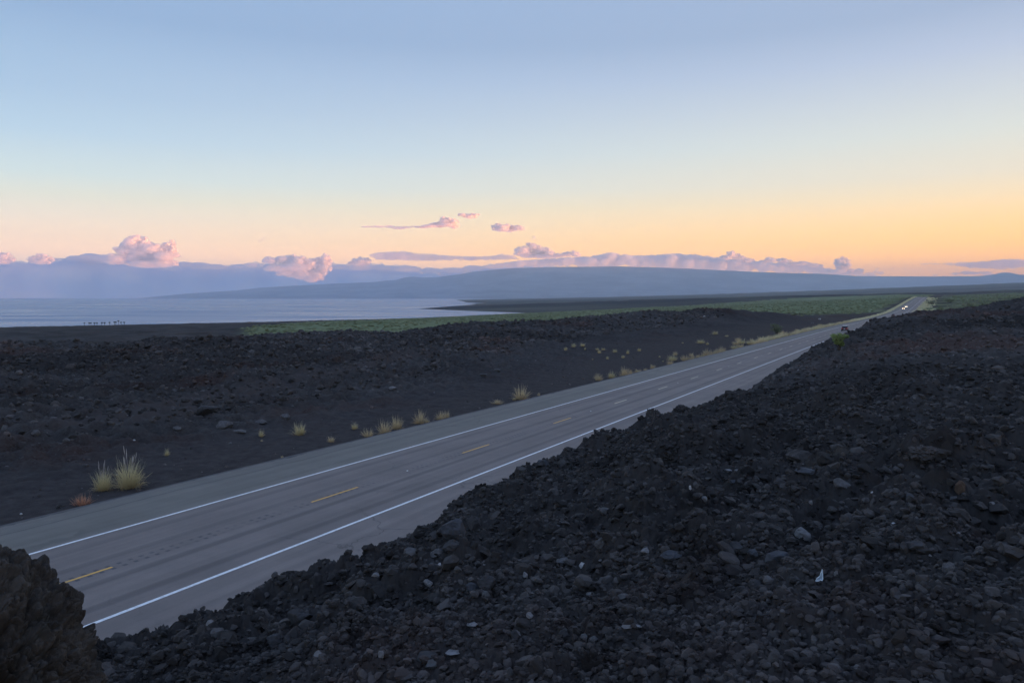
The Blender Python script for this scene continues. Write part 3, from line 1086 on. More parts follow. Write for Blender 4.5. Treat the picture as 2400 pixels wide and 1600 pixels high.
cloud('lower rounded lump with a pink top right of the puffed turret', [(1797, 608, 8, 5), (1806, 611, 11, 6), (1826, 609, 8, 4), (1838, 613, 14, 5), (1790, 614, 12, 5), (1870, 619, 22, 5), (1905, 623, 18, 5)], 52600, CM_DENSE, 1.6, 0.42)
cloud('upright mauve cloud tower at the right end of the cap cloud', [(1962, 612, 8, 7), (1973, 608, 9, 6), (1985, 611, 7, 4), (1965, 622, 12, 10), (1980, 622, 10, 9), (1972, 632, 14, 8), (1992, 634, 10, 5), (2012, 633, 8, 5), (2004, 639, 14, 5), (1955, 637, 18, 5)], 52600, CM_DENSE, 1.6, 0.42)
cloud('little pink nub low over the ridge beyond the cloud tower', [(2052, 634, 4.5, 6), (2048, 639, 6, 4), (2062, 640, 8, 4), (2035, 641, 9, 3)], 52600, CM_DENSE, 1.2, 0.3, core=0)
cloud('smooth blue grey lens cloud over the small cone hill', band([(2195, 618), (2230, 615), (2280, 614), (2320, 610), (2350, 607), (2375, 607), (2420, 610), (2480, 612), (2560, 618)],
      [(2195, 620), (2230, 624), (2290, 630), (2350, 633), (2400, 628), (2560, 622)], 46, 8, 20, 0.5), 55000, cloud_mat('lens_vapour', 0.0022, (0.90, 0.91, 0.95)), 1.8, 0.35, 0.8, sat=0, core=0)
cloud('thin dark thread left of the lens cloud', [(2165, 619, 10, 1.3), (2178, 618, 8, 1.1), (2190, 619, 10, 1.2)], 55000, CM_WISP, 0.8, 0.12, core=0)
cloud('low flat pinkish cloud behind the ridge left of the cone hill', [(2240, 642, 10, 4), (2256, 640, 14, 5), (2275, 641, 14, 4), (2185, 645, 7, 3), (2295, 639, 16, 2), (2312, 642, 12, 4)], 53000, CM_WISP, 1.2, 0.25, core=0)

# ================================================================== rocks
RS = np.random.RandomState(11)


def rock_shape(sub, seed, flat=(1, 1, 1), rough=0.35, angular=0.5, spiky=0.0):
    v, f = ICO[sub] if sub in ICO else ico(sub)
    p = v * 1.0
    off = np.array([seed * 3.17, seed * 1.91, seed * 0.77])
    d = 1 + rough * perlin3(p * 1.1 + off, seed) + rough * 0.5 * perlin3(p * 2.6 + off, seed + 1)
    if sub >= 2:
        d = d + rough * 0.30 * perlin3(p * 5.5 + off, seed + 2)
    if spiky:
        d = d + spiky * np.abs(perlin3(p * 4.0 + off, seed + 4)) + spiky * 0.7 * np.abs(perlin3(p * 9.0 + off, seed + 5))
    v = p * d[:, None]
    rs = np.random.RandomState(seed)
    for _ in range(int(angular * 12)):                    # knock flat facets off the lump
        n = rs.normal(size=3)
        n /= np.linalg.norm(n)
        h = rs.uniform(0.55, 0.9)
        ex = np.maximum(v @ n - h, 0)
        v = v - ex[:, None] * n * 0.9
    return v * np.array(flat), f


def scatter_rocks(name, P, S, sub, mat, seed, flat=0.8, variants=10, spiky=0.25):
    """P: n x 3 places, S: n sizes -> one mesh of loose pieces"""
    rs = np.random.RandomState(seed)
    VV, FF, n = [], [], 0
    vid = rs.randint(0, variants, len(P))
    for k_ in range(variants):
        sel = np.nonzero(vid == k_)[0]
        if not len(sel):
            continue
        v, f = rock_shape(sub, seed * 50 + k_, (1, 1, 1), 0.35, 0.45, spiky)
        qn = rs.normal(size=(len(sel), 4))
        qn /= np.linalg.norm(qn, axis=1)[:, None]
        w, x, y, z = qn.T
        M = np.stack([1 - 2 * (y * y + z * z), 2 * (x * y - z * w), 2 * (x * z + y * w), 2 * (x * y + z * w), 1 - 2 * (x * x + z * z), 2 * (y * z - x * w),
                      2 * (x * z - y * w), 2 * (y * z + x * w), 1 - 2 * (x * x + y * y)], -1).reshape(-1, 3, 3)
        sc_ = S[sel][:, None] * rs.uniform(0.65, 1.25, (len(sel), 3))
        q_ = np.einsum('nij,nvj->nvi', M, v[None] * sc_[:, None, :])
        q_[:, :, 2] *= flat
        q_ = q_ + P[sel][:, None, :]
        VV.append(q_.reshape(-1, 3))
        FF.append((f[None] + (np.arange(len(sel)) * len(v))[:, None, None]).reshape(-1, 3) + n)
        n += len(sel) * len(v)
    return mesh_obj(name, np.vstack(VV), np.vstack(FF), mat)


def wedge(n, d0, d1, a0=-44, a1=46, power=2.0, rs=RS):
    d = (rs.rand(n) * (d1 ** power - d0 ** power) + d0 ** power) ** (1 / power)
    a = np.radians(rs.uniform(a0, a1, n))
    return d * np.sin(a), d * np.cos(a)


def on_land(x, y, sink=0.0, S=None):
    z = height(x, y) + CAM_Z
    if S is not None:
        z = z + S * sink
    return np.stack([x, y, z], -1)


P_, S_ = [], []
for n, d0, d1, s0, s1 in ((26000, 1.6, 8, 0.010, 0.032), (2200, 2.0, 9, 0.026, 0.055), (22000, 7, 20, 0.018, 0.05), (2600, 7, 30, 0.05, 0.10)):
    x, y = wedge(n, d0, d1, power=1.5)
    s, t = to_st(x, y)
    ok = (s < 13.5) & (s < 8.0 * np.interp(t, K_T, K_K) / 2.05 + 2)
    x, y = x[ok], y[ok]
    S = s0 + (s1 - s0) * RS.rand(len(x)) ** 1.8
    P_.append(on_land(x, y, 0.15, S))
    S_.append(S)
x, y = wedge(900, 3.2, 34, power=1.6)
s, t = to_st(x, y)
ok = (s < 8.0 * np.interp(t, K_T, K_K) / 2.05 + 0.8) & (perlin2(x / 2.2, y / 2.2, 66) > -0.05)
x, y = x[ok], y[ok]
S = (0.035 + 0.11 * RS.rand(len(x)) ** 2.5) * (0.6 + 0.4 * smooth(np.hypot(x, y), 3, 10))
tag(scatter_rocks('lava_clumps', on_land(x, y, 0.0, S), S, 4, MAT_LAVA, 8, spiky=0.9, flat=0.9), 'knobbly clinker lumps standing among the finer rubble', kind='stuff')
tag(scatter_rocks('lava_rubble', np.vstack(P_[:2]), np.hstack(S_[:2]), 2, MAT_LAVA, 3, spiky=0.7), 'dark clinker rubble covering the near slope', kind='stuff')
tag(scatter_rocks('lava_gravel', np.vstack(P_[2:]), np.hstack(S_[2:]), 2, MAT_LAVA, 4, spiky=0.7), 'dark clinker rubble along the crest of the bank', kind='stuff')
P_, S_ = [], []
for n, d0, d1, s0, s1 in ((30000, 14, 34, 0.03, 0.085), (34000, 26, 90, 0.05, 0.18), (18000, 70, 260, 0.15, 0.45)):
    x, y = wedge(n, d0, d1)
    s, t = to_st(x, y)
    ok = (s < 12) & (t < 300)
    x, y = x[ok], y[ok]
    S = s0 + (s1 - s0) * RS.rand(len(x)) ** 2.2
    P_.append(on_land(x, y, 0.1, S))
    S_.append(S)
for n, d0, d1, s0, s1 in ((34000, 40, 200, 0.10, 0.40), (26000, 120, 420, 0.25, 0.9)):
    x, y = wedge(n, d0, d1, -44, 30)
    s, t = to_st(x, y)
    off = s - road_s(t)
    ok = off > 24 + 26 * smooth(t, 40, 170) * (1 - smooth(t, 400, 500))
    x, y = x[ok], y[ok]
    S = s0 + (s1 - s0) * RS.rand(len(x)) ** 2.2
    P_.append(on_land(x, y, 0.1, S))
    S_.append(S)
tag(scatter_rocks('lava_clinker', np.vstack(P_), np.hstack(S_), 1, MAT_LAVA, 5), 'rough dark clinker on the lava fields', kind='stuff')
x, y = wedge(16000, 28, 230, -44, 30, 1.5)
s, t = to_st(x, y)
off = s - road_s(t)
ok = (off > 8.6) & (off < 62) & (RS.rand(len(x)) < 0.25 + 0.75 * smooth(perlin2(x / 9, y / 9, 47), -0.1, 0.4))
x, y = x[ok], y[ok]
S = 0.02 + 0.13 * RS.rand(len(x)) ** 4
tag(scatter_rocks('cinder_stones', on_land(x, y, 0.2, S), S, 1, build_lava_mat('grey_gravel', 1.3), 7), 'loose dark stones on the cinder slope across the road', kind='stuff')
GRAVEL = rock_mat('pale_gravel', (0.15, 0.145, 0.15))
x, y = wedge(900, 30, 190, -44, 30)
s, t = to_st(x, y)
off = s - road_s(t)
ok = (off > 8.4) & (off < 60)
x, y = x[ok], y[ok]
x2, y2 = wedge(300, 2.5, 25)
s, t = to_st(x2, y2)
ok = s < 8.5
x2, y2 = x2[ok], y2[ok]
S = np.hstack([0.05 + 0.14 * RS.rand(len(x)) ** 3, 0.010 + 0.022 * RS.rand(len(x2)) ** 2])
P = on_land(np.hstack([x, x2]), np.hstack([y, y2]), 0.3, S)
tag(scatter_rocks('stone_chips', P, S, 1, GRAVEL, 6, flat=0.6, spiky=0.0), 'small pale stone chips strewn over the dark gravel', kind='stuff')

GREY = rock_mat('grey_stone', (0.105, 0.101, 0.102))
PALE = rock_mat('pale_stone', (0.20, 0.193, 0.194))
WHITISH = rock_mat('whitish_stone', (0.46, 0.45, 0.45))
DARK = rock_mat('dark_stone', (0.058, 0.056, 0.058))
BROWN = rock_mat('brown_stone', (0.090, 0.062, 0.046))
BLUISH = rock_mat('slate_blue_stone', (0.064, 0.067, 0.076))
_seed = [100]


def rock(px, py, w, h, mat, label, dmin=1.5, thick=0.8, sub=4, spiky=0.0, angular=0.6, sink=0.28, name='rock', tilt=None, cat='rock', group=None):
    """a stone whose foot is met by the line of sight through (px, py); w, h in photo pixels"""
    x, y, z, d = hit(px, py, dmin)
    _seed[0] += 1
    W, H = w * d / F, h * d / F
    v, f = rock_shape(sub, _seed[0], (1, 1, 1), 0.25, angular, spiky)
    v = v / np.abs(v).max(0) * np.array([W / 2, W / 2 * thick, H / 2 * 1.15])
    o = mesh_obj(name, v, f, mat, smooth_=False)
    o.location = (x, y + W * 0.2, z + CAM_Z + H * (0.5 - sink))
    if tilt:
        o.rotation_euler = [R(a) for a in tilt]
    tag(o, label, cat, group)
    return o


rock(1884, 1262, 40, 27, PALE, 'pale grey oval boulder, brightest large stone on the slope above the white scrap', tilt=(0, 25, 0))
rock(1975, 1142, 40, 22, GREY, 'flat topped grey stone on the slope above and right of the pale grey oval boulder', tilt=(0, 15, 10))
rock(1725, 1300, 38, 30, DARK, 'dark rounded stone just left of the long slate blue slab')
rock(1768, 1316, 30, 26, BLUISH, 'small greenish rounded block touching the left end of the slate blue slab')
rock(1825, 1318, 62, 30, BLUISH, 'long slate blue slab leaning in the clinker below the pale grey oval boulder', angular=1.0, tilt=(0, -20, 12))
rock(2227, 1346, 34, 32, GREY, 'round grey stone like a ball resting on top of a small upright slab', angular=0.1)
rock(2239, 1368, 11, 20, GREY, 'small upright slab right below the ball shaped grey stone', angular=1.0)
rock(1960, 1352, 10, 17, PALE, 'thin pointed pale stone standing just right of the white scrap', angular=1.0)
rock(2095, 1234, 14, 9, WHITISH, 'small almost white chip on the dark slope right of the pale grey oval boulder')
rock(2150, 1295, 56, 22, DARK, 'broad low dark slab half sunk in clinker above the ball shaped stone', angular=0.9)
rock(1649, 1174, 22, 15, PALE, 'light wedge shaped stone alone left of the middle of the near slope', angular=0.9)
rock(1618, 1158, 7, 11, WHITISH, 'tiny upright white flake left of the light wedge shaped stone')
rock(1720, 1133, 19, 10, BLUISH, 'small lilac grey stone just below the pair of flat pale stones')
rock(1708, 1106, 18, 9, PALE, 'larger left one of the pair of flat pale stones below the bank crest')
rock(1727, 1104, 11, 6, PALE, 'smaller right one of the pair of flat pale stones below the bank crest')
rock(2252, 1158, 27, 36, BROWN, 'rusty brown upright stone on the upper right of the near slope')
rock(2241, 1174, 21, 12, GREY, 'flat grey block tucked under the rusty brown upright stone', angular=1.0)
rock(2330, 1198, 17, 13, PALE, 'pale square stone near the right end of the slope below the rusty brown one', angular=1.0)
rock(2134, 1172, 20, 21, BLUISH, 'blue grey block standing between the rusty brown stone and the flat topped grey stone', angular=1.0)
rock(1901, 1182, 10, 13, PALE, 'narrow pale pebble above the pale grey oval boulder', angular=0.7)
rock(2031, 1176, 20, 14, GREY, 'lumpy grey pebble below the flat topped grey stone', angular=0.4)
rock(2044, 1162, 7, 5, WHITISH, 'tiny white chip right above the lumpy grey pebble')
rock(1772, 1378, 30, 19, DARK, 'smooth dark dome shaped stone left of the white scrap', angular=0.1)
rock(1833, 1140, 34, 20, DARK, 'dark angular block left of the flat topped grey stone', angular=0.9)
rock(1890, 1112, 50, 14, BLUISH, 'low green grey slab above the flat topped grey stone', angular=0.9)
rock(2180, 1076, 112, 40, MAT_LAVA, 'very wide low dark outcrop swelling out of the upper right slope', angular=0.0, spiky=0.35, sub=5, sink=0.5)
rock(1880, 1080, 70, 30, MAT_LAVA, 'dark hump with a smooth face in the middle of the upper slope', angular=0.5, spiky=0.08)
rock(1912, 1288, 13, 7, PALE, 'little flat pale chip below the pale grey oval boulder')
rock(2246, 1254, 12, 7, PALE, 'little pale green grey chip above and right of the ball shaped stone')
rock(2180, 1309, 8, 6, PALE, 'pinkish grey chip between the broad low slab and the ball shaped stone')
# middle of the near slope
rock(1418, 1203, 34, 18, GREY, 'smooth grey stone on the middle slope right above the twin rounded boulders', angular=0.3)
rock(1410, 1284, 32, 28, GREY, 'round topped grey boulder in the middle of the near slope', angular=0.2)
rock(1322, 1325, 42, 15, GREY, 'long flat grey slab left of the small bright square stone', angular=0.8)
rock(1364, 1331, 16, 14, WHITISH, 'small bright square stone right of the long flat grey slab', angular=1.0)
rock(1231, 1357, 12, 20, PALE, 'pale split stone standing on edge left of the long flat grey slab', angular=1.0)
rock(1513, 1304, 26, 14, PALE, 'bright flat topped stone left of the wide bluish boulder', angular=0.8)
rock(1574, 1314, 52, 26, BLUISH, 'wide bluish grey boulder half buried right of the bright flat topped stone', angular=0.4)
rock(1502, 1334, 17, 9, GREY, 'small oval stone below the bright flat topped stone', angular=0.2)
rock(1003, 1374, 26, 17, PALE, 'tilted pale slab with a sharp upper edge below the left group of boulders', angular=1.0, tilt=(0, 30, 0))
rock(1054, 1419, 18, 13, WHITISH, 'light rounded pebble below the cluster of three dark boulders', angular=0.2)
rock(1030, 1327, 8, 7, WHITISH, 'tiny white chip above the cluster of three dark boulders')
rock(1143, 1385, 50, 40, DARK, 'biggest boulder in the cluster of three on the lower left slope', angular=0.4)
rock(1105, 1390, 34, 26, BLUISH, 'slate coloured boulder left in the cluster of three on the lower left slope', angular=0.5)
rock(1138, 1402, 24, 18, GREY, 'smallest and palest boulder in the cluster of three on the lower left slope', angular=0.3)
rock(1023, 1312, 38, 26, GREY, 'grey knobbly boulder at the foot of the big dark block near the road edge', angular=0.5)
rock(1058, 1290, 44, 30, DARK, 'dark brown boulder resting against the grey knobbly boulder', angular=0.5)
rock(961, 1306, 38, 26, GREY, 'pale faced angular boulder nearest the road on the left part of the slope', angular=0.9)
rock(1063, 1262, 58, 52, BLUISH, 'big dark cracked block rising on the crest above the knobbly boulders', angular=0.8, spiky=0.05)
rock(1112, 1240, 34, 34, DARK, 'jagged block with a pale face right of the big cracked block on the crest', angular=0.9, spiky=0.1)
rock(920, 1346, 30, 24, DARK, 'dark blocky stone below the pale faced angular boulder', angular=0.9)
rock(1106, 1469, 27, 10, PALE, 'flat light slab in the lower slope below the light rounded pebble', angular=0.9)
rock(1058, 1538, 38, 9, PALE, 'long flat light slab near the bottom between the two rounded grey boulders', angular=0.9)
rock(1010, 1566, 28, 22, GREY, 'pale grey boulder sitting in front of the wide dark one at the bottom', angular=0.4)
rock(998, 1550, 52, 26, DARK, 'wide dark boulder behind the pale grey one at the bottom', angular=0.4)
rock(1208, 1500, 22, 28, DARK, 'upright dark block above the bottom edge right of the flat light slab', angular=0.9)
rock(1322, 1502, 28, 32, DARK, 'egg shaped dark stone left of the two small grey cobbles', angular=0.3)
rock(1369, 1500, 18, 14, GREY, 'left one of two small grey cobbles lying side by side near the bottom', angular=0.3)
rock(1391, 1509, 25, 20, GREY, 'right and larger one of two small grey cobbles lying side by side near the bottom', angular=0.4)
rock(1483, 1484, 52, 10, PALE, 'long thin pale slab lying flat right of the two small grey cobbles', angular=0.4, thick=0.35)
rock(1463, 1408, 26, 14, GREY, 'low grey stone above the long thin pale slab', angular=0.4)
rock(1383, 1398, 20, 10, PALE, 'small light stone above the egg shaped dark stone', angular=0.6)
rock(1243, 1450, 20, 14, PALE, 'light cobble above the upright dark block', angular=0.5)
rock(892, 1546, 16, 20, PALE, 'pale upright cobble low on the slope left of the wide dark boulder', angular=0.7)
rock(1196, 1588, 16, 34, GREY, 'narrow grey splinter standing at the bottom edge of the slope', angular=1.0, tilt=(0, -20, 0))
rock(640, 1520, 40, 34, DARK, 'chunky dark block in the hollow right of the large brown crag', angular=0.8)
rock(745, 1540, 22, 18, PALE, 'lilac grey cobble low in the hollow right of the large brown crag', angular=0.5)
rock(700, 1460, 60, 44, DARK, 'large faceted dark boulder below the pointed black spur', angular=0.7, spiky=0.05)
rock(505, 1490, 34, 20, GREY, 'grey angular stone on the slope below the tilted slab on the crest', angular=0.9)
rock(490, 1468, 22, 12, PALE, 'thin pale slab on the slope below the tilted slab on the crest', angular=0.9)
rock(880, 1350, 20, 9, PALE, 'flat light stone lying left of the dark blocky stone', angular=0.9)
# shapes that stand up along the crest of the bank


def crest(px, py, w, h, mat, label, spiky, angular, name='lava_outcrop', tilt=None, near=0.0):
    """stands on the crest under that pixel column"""
    dist = None
    d = ray(px, 0)
    az_ = math.atan2(d[0], d[1])
    ds = _DS[(_DS > 3) & (_DS < 400)]
    X, Y = ds * math.sin(az_), ds * math.cos(az_)
    s, t = to_st(X, Y)
    i = int(np.argmin(np.abs(s - (8.0 * np.interp(t, K_T, K_K) / 2.05 - near))))
    x, y = X[i], Y[i]
    z = float(height(np.array([x]), np.array([y]))[0])
    dd = y
    W, H = w * dd / F, h * dd / F
    _seed[0] += 1
    v, f = rock_shape(5 if spiky > 0.2 else 4, _seed[0], (1, 1, 1), 0.3, angular, spiky)
    v = v / np.abs(v).max(0) * np.array([W / 2, W / 2 * 0.8, H * 0.75])
    o = mesh_obj(name, v, f, mat)
    ztop = -(py - 696) / F * dd
    o.location = (x, y, min(max(z + H * 0.05, ztop - H * 0.75), z + H * 0.35) + CAM_Z)
    if tilt:
        o.rotation_euler = [R(a) for a in tilt]
    tag(o, label, 'lava outcrop' if name == 'lava_outcrop' else 'rock')
    return o


crest(1541, 942, 40, 34, MAT_LAVA, 'black clinker knob standing against the near white line of the road', 0.5, 0.0)
crest(1612, 945, 56, 30, MAT_LAVA, 'twin peaked black clinker clump on the crest right of the knob', 0.6, 0.0)
crest(1222, 1100, 34, 30, MAT_LAVA, 'jagged black clinker clump on the crest beside two pale stones', 0.55, 0.1)
crest(1188, 1113, 18, 22, DARK, 'plain dark stone standing on the crest left of the jagged clump', 0.0, 0.9, 'rock')
crest(1303, 1083, 24, 24, GREY, 'pale leaning slab on the crest, right one of two pale stones', 0.0, 0.9, 'rock', (0, 25, 0), 0.3)
crest(1276, 1095, 30, 22, BLUISH, 'grey green block on the crest, left one of two pale stones', 0.0, 0.8, 'rock', None, 0.4)
crest(655, 1354, 60, 46, MAT_LAVA, 'pointed black spur of clinker on the crest above the road edge', 0.5, 0.2)
crest(783, 1283, 46, 34, MAT_LAVA, 'rounded black clinker hump at the step of the crest', 0.3, 0.3)
crest(487, 1392, 62, 22, DARK, 'flat tilted dark slab lying across the crest', 0.0, 1.0, 'rock', (0, -22, 0))
crest(1983, 838, 16, 12, MAT_LAVA, 'little clinker knob on the crest left of the green shrub', 0.4, 0.1)
crest(1890, 843, 15, 8, MAT_LAVA, 'low clinker bump on the crest where the pale shoulder disappears', 0.4, 0.1)
crest(2315, 700, 40, 14, MAT_LAVA, 'notched black lava hump on the right skyline below the scrub', 0.4, 0.1, near=12)

# boulders across the road
for px, py, w, h, mt_, lb in (
        (524, 1006, 40, 24, GREY, 'large pale grey boulder across the road below the brown hump'),
        (482, 972, 62, 32, DARK, 'brown black lava hump across the road behind the large pale boulder'),
        (667, 983, 24, 15, GREY, 'rounded grey boulder across the road above the pale grass tuft'),
        (611, 994, 30, 14, GREY, 'low split grey boulder across the road between the two bigger ones'),
        (556, 1014, 40, 9, GREY, 'low heap of grey stones right of the large pale boulder across the road'),
        (154, 1036, 19, 11, GREY, 'lone grey cobble at the left end of the cinder slope'),
        (412, 1008, 24, 10, GREY, 'flat grey stone left of the large pale boulder across the road'),
        (919, 912, 20, 8, PALE, 'pale oval slab on the cinder slope below the reddish mound'),
        (1165, 872, 16, 8, GREY, 'grey stone at the right end of the stony patch across the road'),
        (1133, 880, 18, 7, GREY, 'flat grey stone in the stony patch across the road'),
        (314, 1034, 6, 4, WHITISH, 'bright white chip on the dark cinders across the road'),
        (49, 1207, 7, 5, WHITISH, 'white chip on the verge at the left end of the road'),
        (1922, 749, 7, 4, WHITISH, 'pale stone on the dark lava beyond the grass row'),
        (1905, 758, 6, 3, PALE, 'smaller pale stone left of the pale one beyond the grass row'),
        (1651, 744, 7, 3, WHITISH, 'whitish stone high on the lava ridge across the road')):
    rock(px, py, w, h, mt_, lb, dmin=30, angular=0.6, spiky=0.1 if mt_ is DARK else 0.0)

# ------------------------------------------------------------------ the big crag beside the camera
def nodules(p, seed):
    """rounded clinker knobs: 1 at the middle of a knob, 0 in the hollows between"""
    i = np.floor(p)
    best = np.zeros(len(p))
    for dx in (-1, 0, 1):
        for dy in (-1, 0, 1):
            for dz in (-1, 0, 1):
                h = h2(i[:, 0] + dx, (i[:, 1] + dy) + 911.0 * (i[:, 2] + dz), seed)
                o3 = np.stack([(h & 0x3ff) / 1023.0, ((h >> 10) & 0x3ff) / 1023.0, ((h >> 20) & 0x3ff) / 1023.0], -1)
                r_ = 0.5 + 0.45 * ((h >> 4) & 0xff) / 255.0
                q_ = p - i - np.array([dx, dy, dz]) - o3
                best = np.maximum(best, 1 - (q_ * q_).sum(1) / (r_ * r_))
    return np.sqrt(best)


v, f = ico(8)
sq = lambda c_, e: np.sign(c_) * np.abs(c_) ** e
v = np.stack([sq(v[:, 0], 0.85), sq(v[:, 1], 0.9), sq(v[:, 2], 0.8)], -1)
off = np.array([5.3, 1.7, 9.1])
nrm = v / np.linalg.norm(v, axis=1)[:, None]
v = v * np.array([0.47, 0.42, 0.80])
wv = v + 0.02 * np.stack([perlin3(v * 20 + off, 12), perlin3(v * 20 + off + 9, 13), perlin3(v * 20 + off + 17, 14)], -1)
d = 0.08 * perlin3(v * 2.2 + off, 3) + 0.07 * nodules(wv * 6.0 + off, 21) + 0.050 * nodules(wv * 13.0 + off, 22) + 0.034 * nodules(wv * 28.0 + off, 23) + 0.020 * nodules(wv * 60.0 + off, 24) - 0.12
d = d - 0.07 * smooth(perlin3(v * 5 + off, 9), 0.15, 0.45)
v = v + nrm * d[:, None]
m, nt, b = new_mat('brown_lava')
g = nt.nodes.new('ShaderNodeTexCoord')
P0 = g.outputs['Object']
c = nmix(nt, nmap(nt, nnoise(nt, P0, 5, 8, 0.7), 0.35, 0.65), (0.036, 0.030, 0.026), (0.105, 0.091, 0.078))
c = nmix(nt, nmap(nt, nnoise(nt, P0, 2.2, 4, 0.6), 0.5, 0.62, 0, 0.6), c, (0.040, 0.044, 0.046))
nt.links.new(c, b.inputs['Base Color'])
b.inputs['Roughness'].default_value = 0.85
bp = nt.nodes.new('ShaderNodeBump')
bp.inputs['Strength'].default_value = 0.9
bp.inputs['Distance'].default_value = 0.012
nt.links.new(nnoise(nt, P0, 60, 8, 0.75), bp.inputs['Height'])
nt.links.new(bp.outputs[0], b.inputs['Normal'])
crag = mesh_obj('lava_crag', v, f, m, smooth_=False)
gz = float(height(np.array([-1.93]), np.array([2.72]))[0])
crag.location = (-2.09, 2.72, CAM_Z - 1.80)
tag(crag, 'large rough brown lava crag standing close at the lower left corner', 'lava crag')
print('crag ground', gz)

# ------------------------------------------------------------------ the white scrap
x, y, z, d = hit(1921, 1372)
k = d / F
m = simple_mat('white_plastic', (0.72, 0.80, 0.84), 0.35, 0.5, noise=0.08, nscale=30)
m2_ = simple_mat('grey_plastic_film', (0.34, 0.44, 0.50), 0.4, 0.5, noise=0.15, nscale=40)
pts = [(-10, 0, 2), (-7, 0, 9), (1, 3, 13), (7, 5, 29), (9, 6, 27), (9, 2, 6), (6, 0, 2), (0, -2, 5), (-4, -1, 0)]
top = [(px_ * k, py_ * k, pz_ * k) for px_, py_, pz_ in pts]
rs = random.Random(3)
nP = len(top)
cen = (1.5 * k, 1.0 * k + 0.004, 9 * k)
inner = [tuple(c_ + (p_ - c_) * 0.62 for p_, c_ in zip(p, cen)) for p in top]
th = 0.004
mb = MB()
vv_ = [p for p in top] + inner + [(p[0], p[1] + th, p[2]) for p in top] + [(p[0], p[1] + th, p[2]) for p in inner]
fs = []
for i in range(nP):
    j = (i + 1) % nP
    fs += [(i, j, nP + j, nP + i), (2 * nP + j, 2 * nP + i, 3 * nP + i, 3 * nP + j), (i, 2 * nP + i, 2 * nP + j, j)]
mb.add(vv_, fs)
scrap = mb.build('plastic_scrap', m)
mb = MB()
vv_ = [(p[0], p[1] + 0.001, p[2]) for p in inner] + [(cen[0], cen[1] + 0.006, cen[2])]
mb.add(vv_, [(i, (i + 1) % nP, nP) for i in range(nP)])
film = mb.build('film', m2_, scrap)
scrap.location = (x, y, z + CAM_Z + 0.01)
tag(scrap, 'torn white plastic scrap with a thick pale rim lying on the clinker', 'plastic scrap')

# ================================================================== grass tufts


def let_light_through(m, k_=0.45):
    nt = m.node_tree
    b = nt.nodes['Principled BSDF']
    tr = nt.nodes.new('ShaderNodeBsdfTranslucent')
    src = b.inputs['Base Color'].links[0].from_socket
    nt.links.new(src, tr.inputs['Color'])
    ms = nt.nodes.new('ShaderNodeMixShader')
    ms.inputs[0].default_value = k_
    nt.links.new(b.outputs[0], ms.inputs[1])
    nt.links.new(tr.outputs[0], ms.inputs[2])
    nt.links.new(ms.outputs[0], nt.nodes['Material Output'].inputs['Surface'])
    return m



def grass_mat(name, base, mid, tip):
    m, nt, b = new_mat(name)
    tcn = nt.nodes.new('ShaderNodeTexCoord')
    sx = nt.nodes.new('ShaderNodeSeparateXYZ')
    nt.links.new(tcn.outputs['Generated'], sx.inputs[0])
    c = ramp(nt, [(0.0, (*base, 1)), (0.4, (*mid, 1)), (1.0, (*tip, 1))])
    nt.links.new(sx.outputs[2], c.inputs[0])
    n = nnoise(nt, tcn.outputs['Object'], 9, 3, 0.6)
    cc = nmix(nt, nmap(nt, n, 0.4, 0.6, 0, 0.55), c.outputs[0], tuple(x * 0.8 for x in mid))
    nt.links.new(cc, b.inputs['Base Color'])
    b.inputs['Roughness'].default_value = 0.7
    return let_light_through(m)


G_GREEN = grass_mat('olive_grass', (0.46, 0.34, 0.18), (0.70, 0.60, 0.33), (0.90, 0.84, 0.58))
G_STRAW = grass_mat('straw_grass', (0.42, 0.30, 0.18), (0.72, 0.57, 0.33), (0.88, 0.76, 0.50))
G_RUST = grass_mat('rust_twigs', (0.30, 0.13, 0.08), (0.66, 0.34, 0.20), (0.80, 0.48, 0.30))


def blades(n, seed, w=0.02, lean=80, droop=0.5, spread=0.18, seg=3):
    rs = np.random.RandomState(seed)
    V, Fc = [], []
    k_ = 0
    for i in range(n):
        a = rs.uniform(0, 2 * math.pi)
        le = R(lean) * rs.rand() ** 0.75
        L = rs.uniform(0.6, 1.0) * (1 - 0.15 * (le / R(90)))
        bx_, by_ = rs.normal(0, spread, 2)
        if math.hypot(bx_, by_) > 0.01:
            a = math.atan2(by_, bx_) + rs.normal(0, 0.7)
        side = np.array([-math.sin(a), math.cos(a), 0])
        if rs.rand() < 0.5:
            side = side * 0.5 + np.array([0, 0, 0.6]) * rs.uniform(-1, 1) + np.array([math.cos(a), math.sin(a), 0]) * rs.uniform(-0.6, 0.6)
            side /= np.linalg.norm(side)
        p = np.array([bx_, by_, 0.0])
        pts = [p.copy()]
        for s in range(seg):
            th_ = le + droop * (s / seg) * rs.uniform(0.4, 1.4)
            p = p + L / seg * np.array([math.sin(th_) * math.cos(a), math.sin(th_) * math.sin(a), math.cos(th_)])
            p[2] = max(p[2], 0.02)
            pts.append(p.copy())
        for s in range(seg):
            w0, w1 = w * (1 - s / seg * 0.7), w * (1 - (s + 1) / seg * 0.7) * (0.3 if s == seg - 1 else 1)
            V += [pts[s] - side * w0 / 2, pts[s] + side * w0 / 2, pts[s + 1] + side * w1 / 2, pts[s + 1] - side * w1 / 2]
            Fc.append((k_, k_ + 1, k_ + 2, k_ + 3))
            k_ += 4
    return np.array(V), np.array(Fc)


EXT = {}


def tuft_mesh(n, seed, mat, w, name='grass_tuft', lean=70, droop=0.8):
    v, f = blades(n, seed, w, lean, droop)
    o = mesh_obj(name, v, f, mat, link=False)
    EXT[o.data.name] = (float(np.percentile(v[:, 0], 97) - np.percentile(v[:, 0], 3)), float(np.percentile(v[:, 2], 98)))
    return o.data


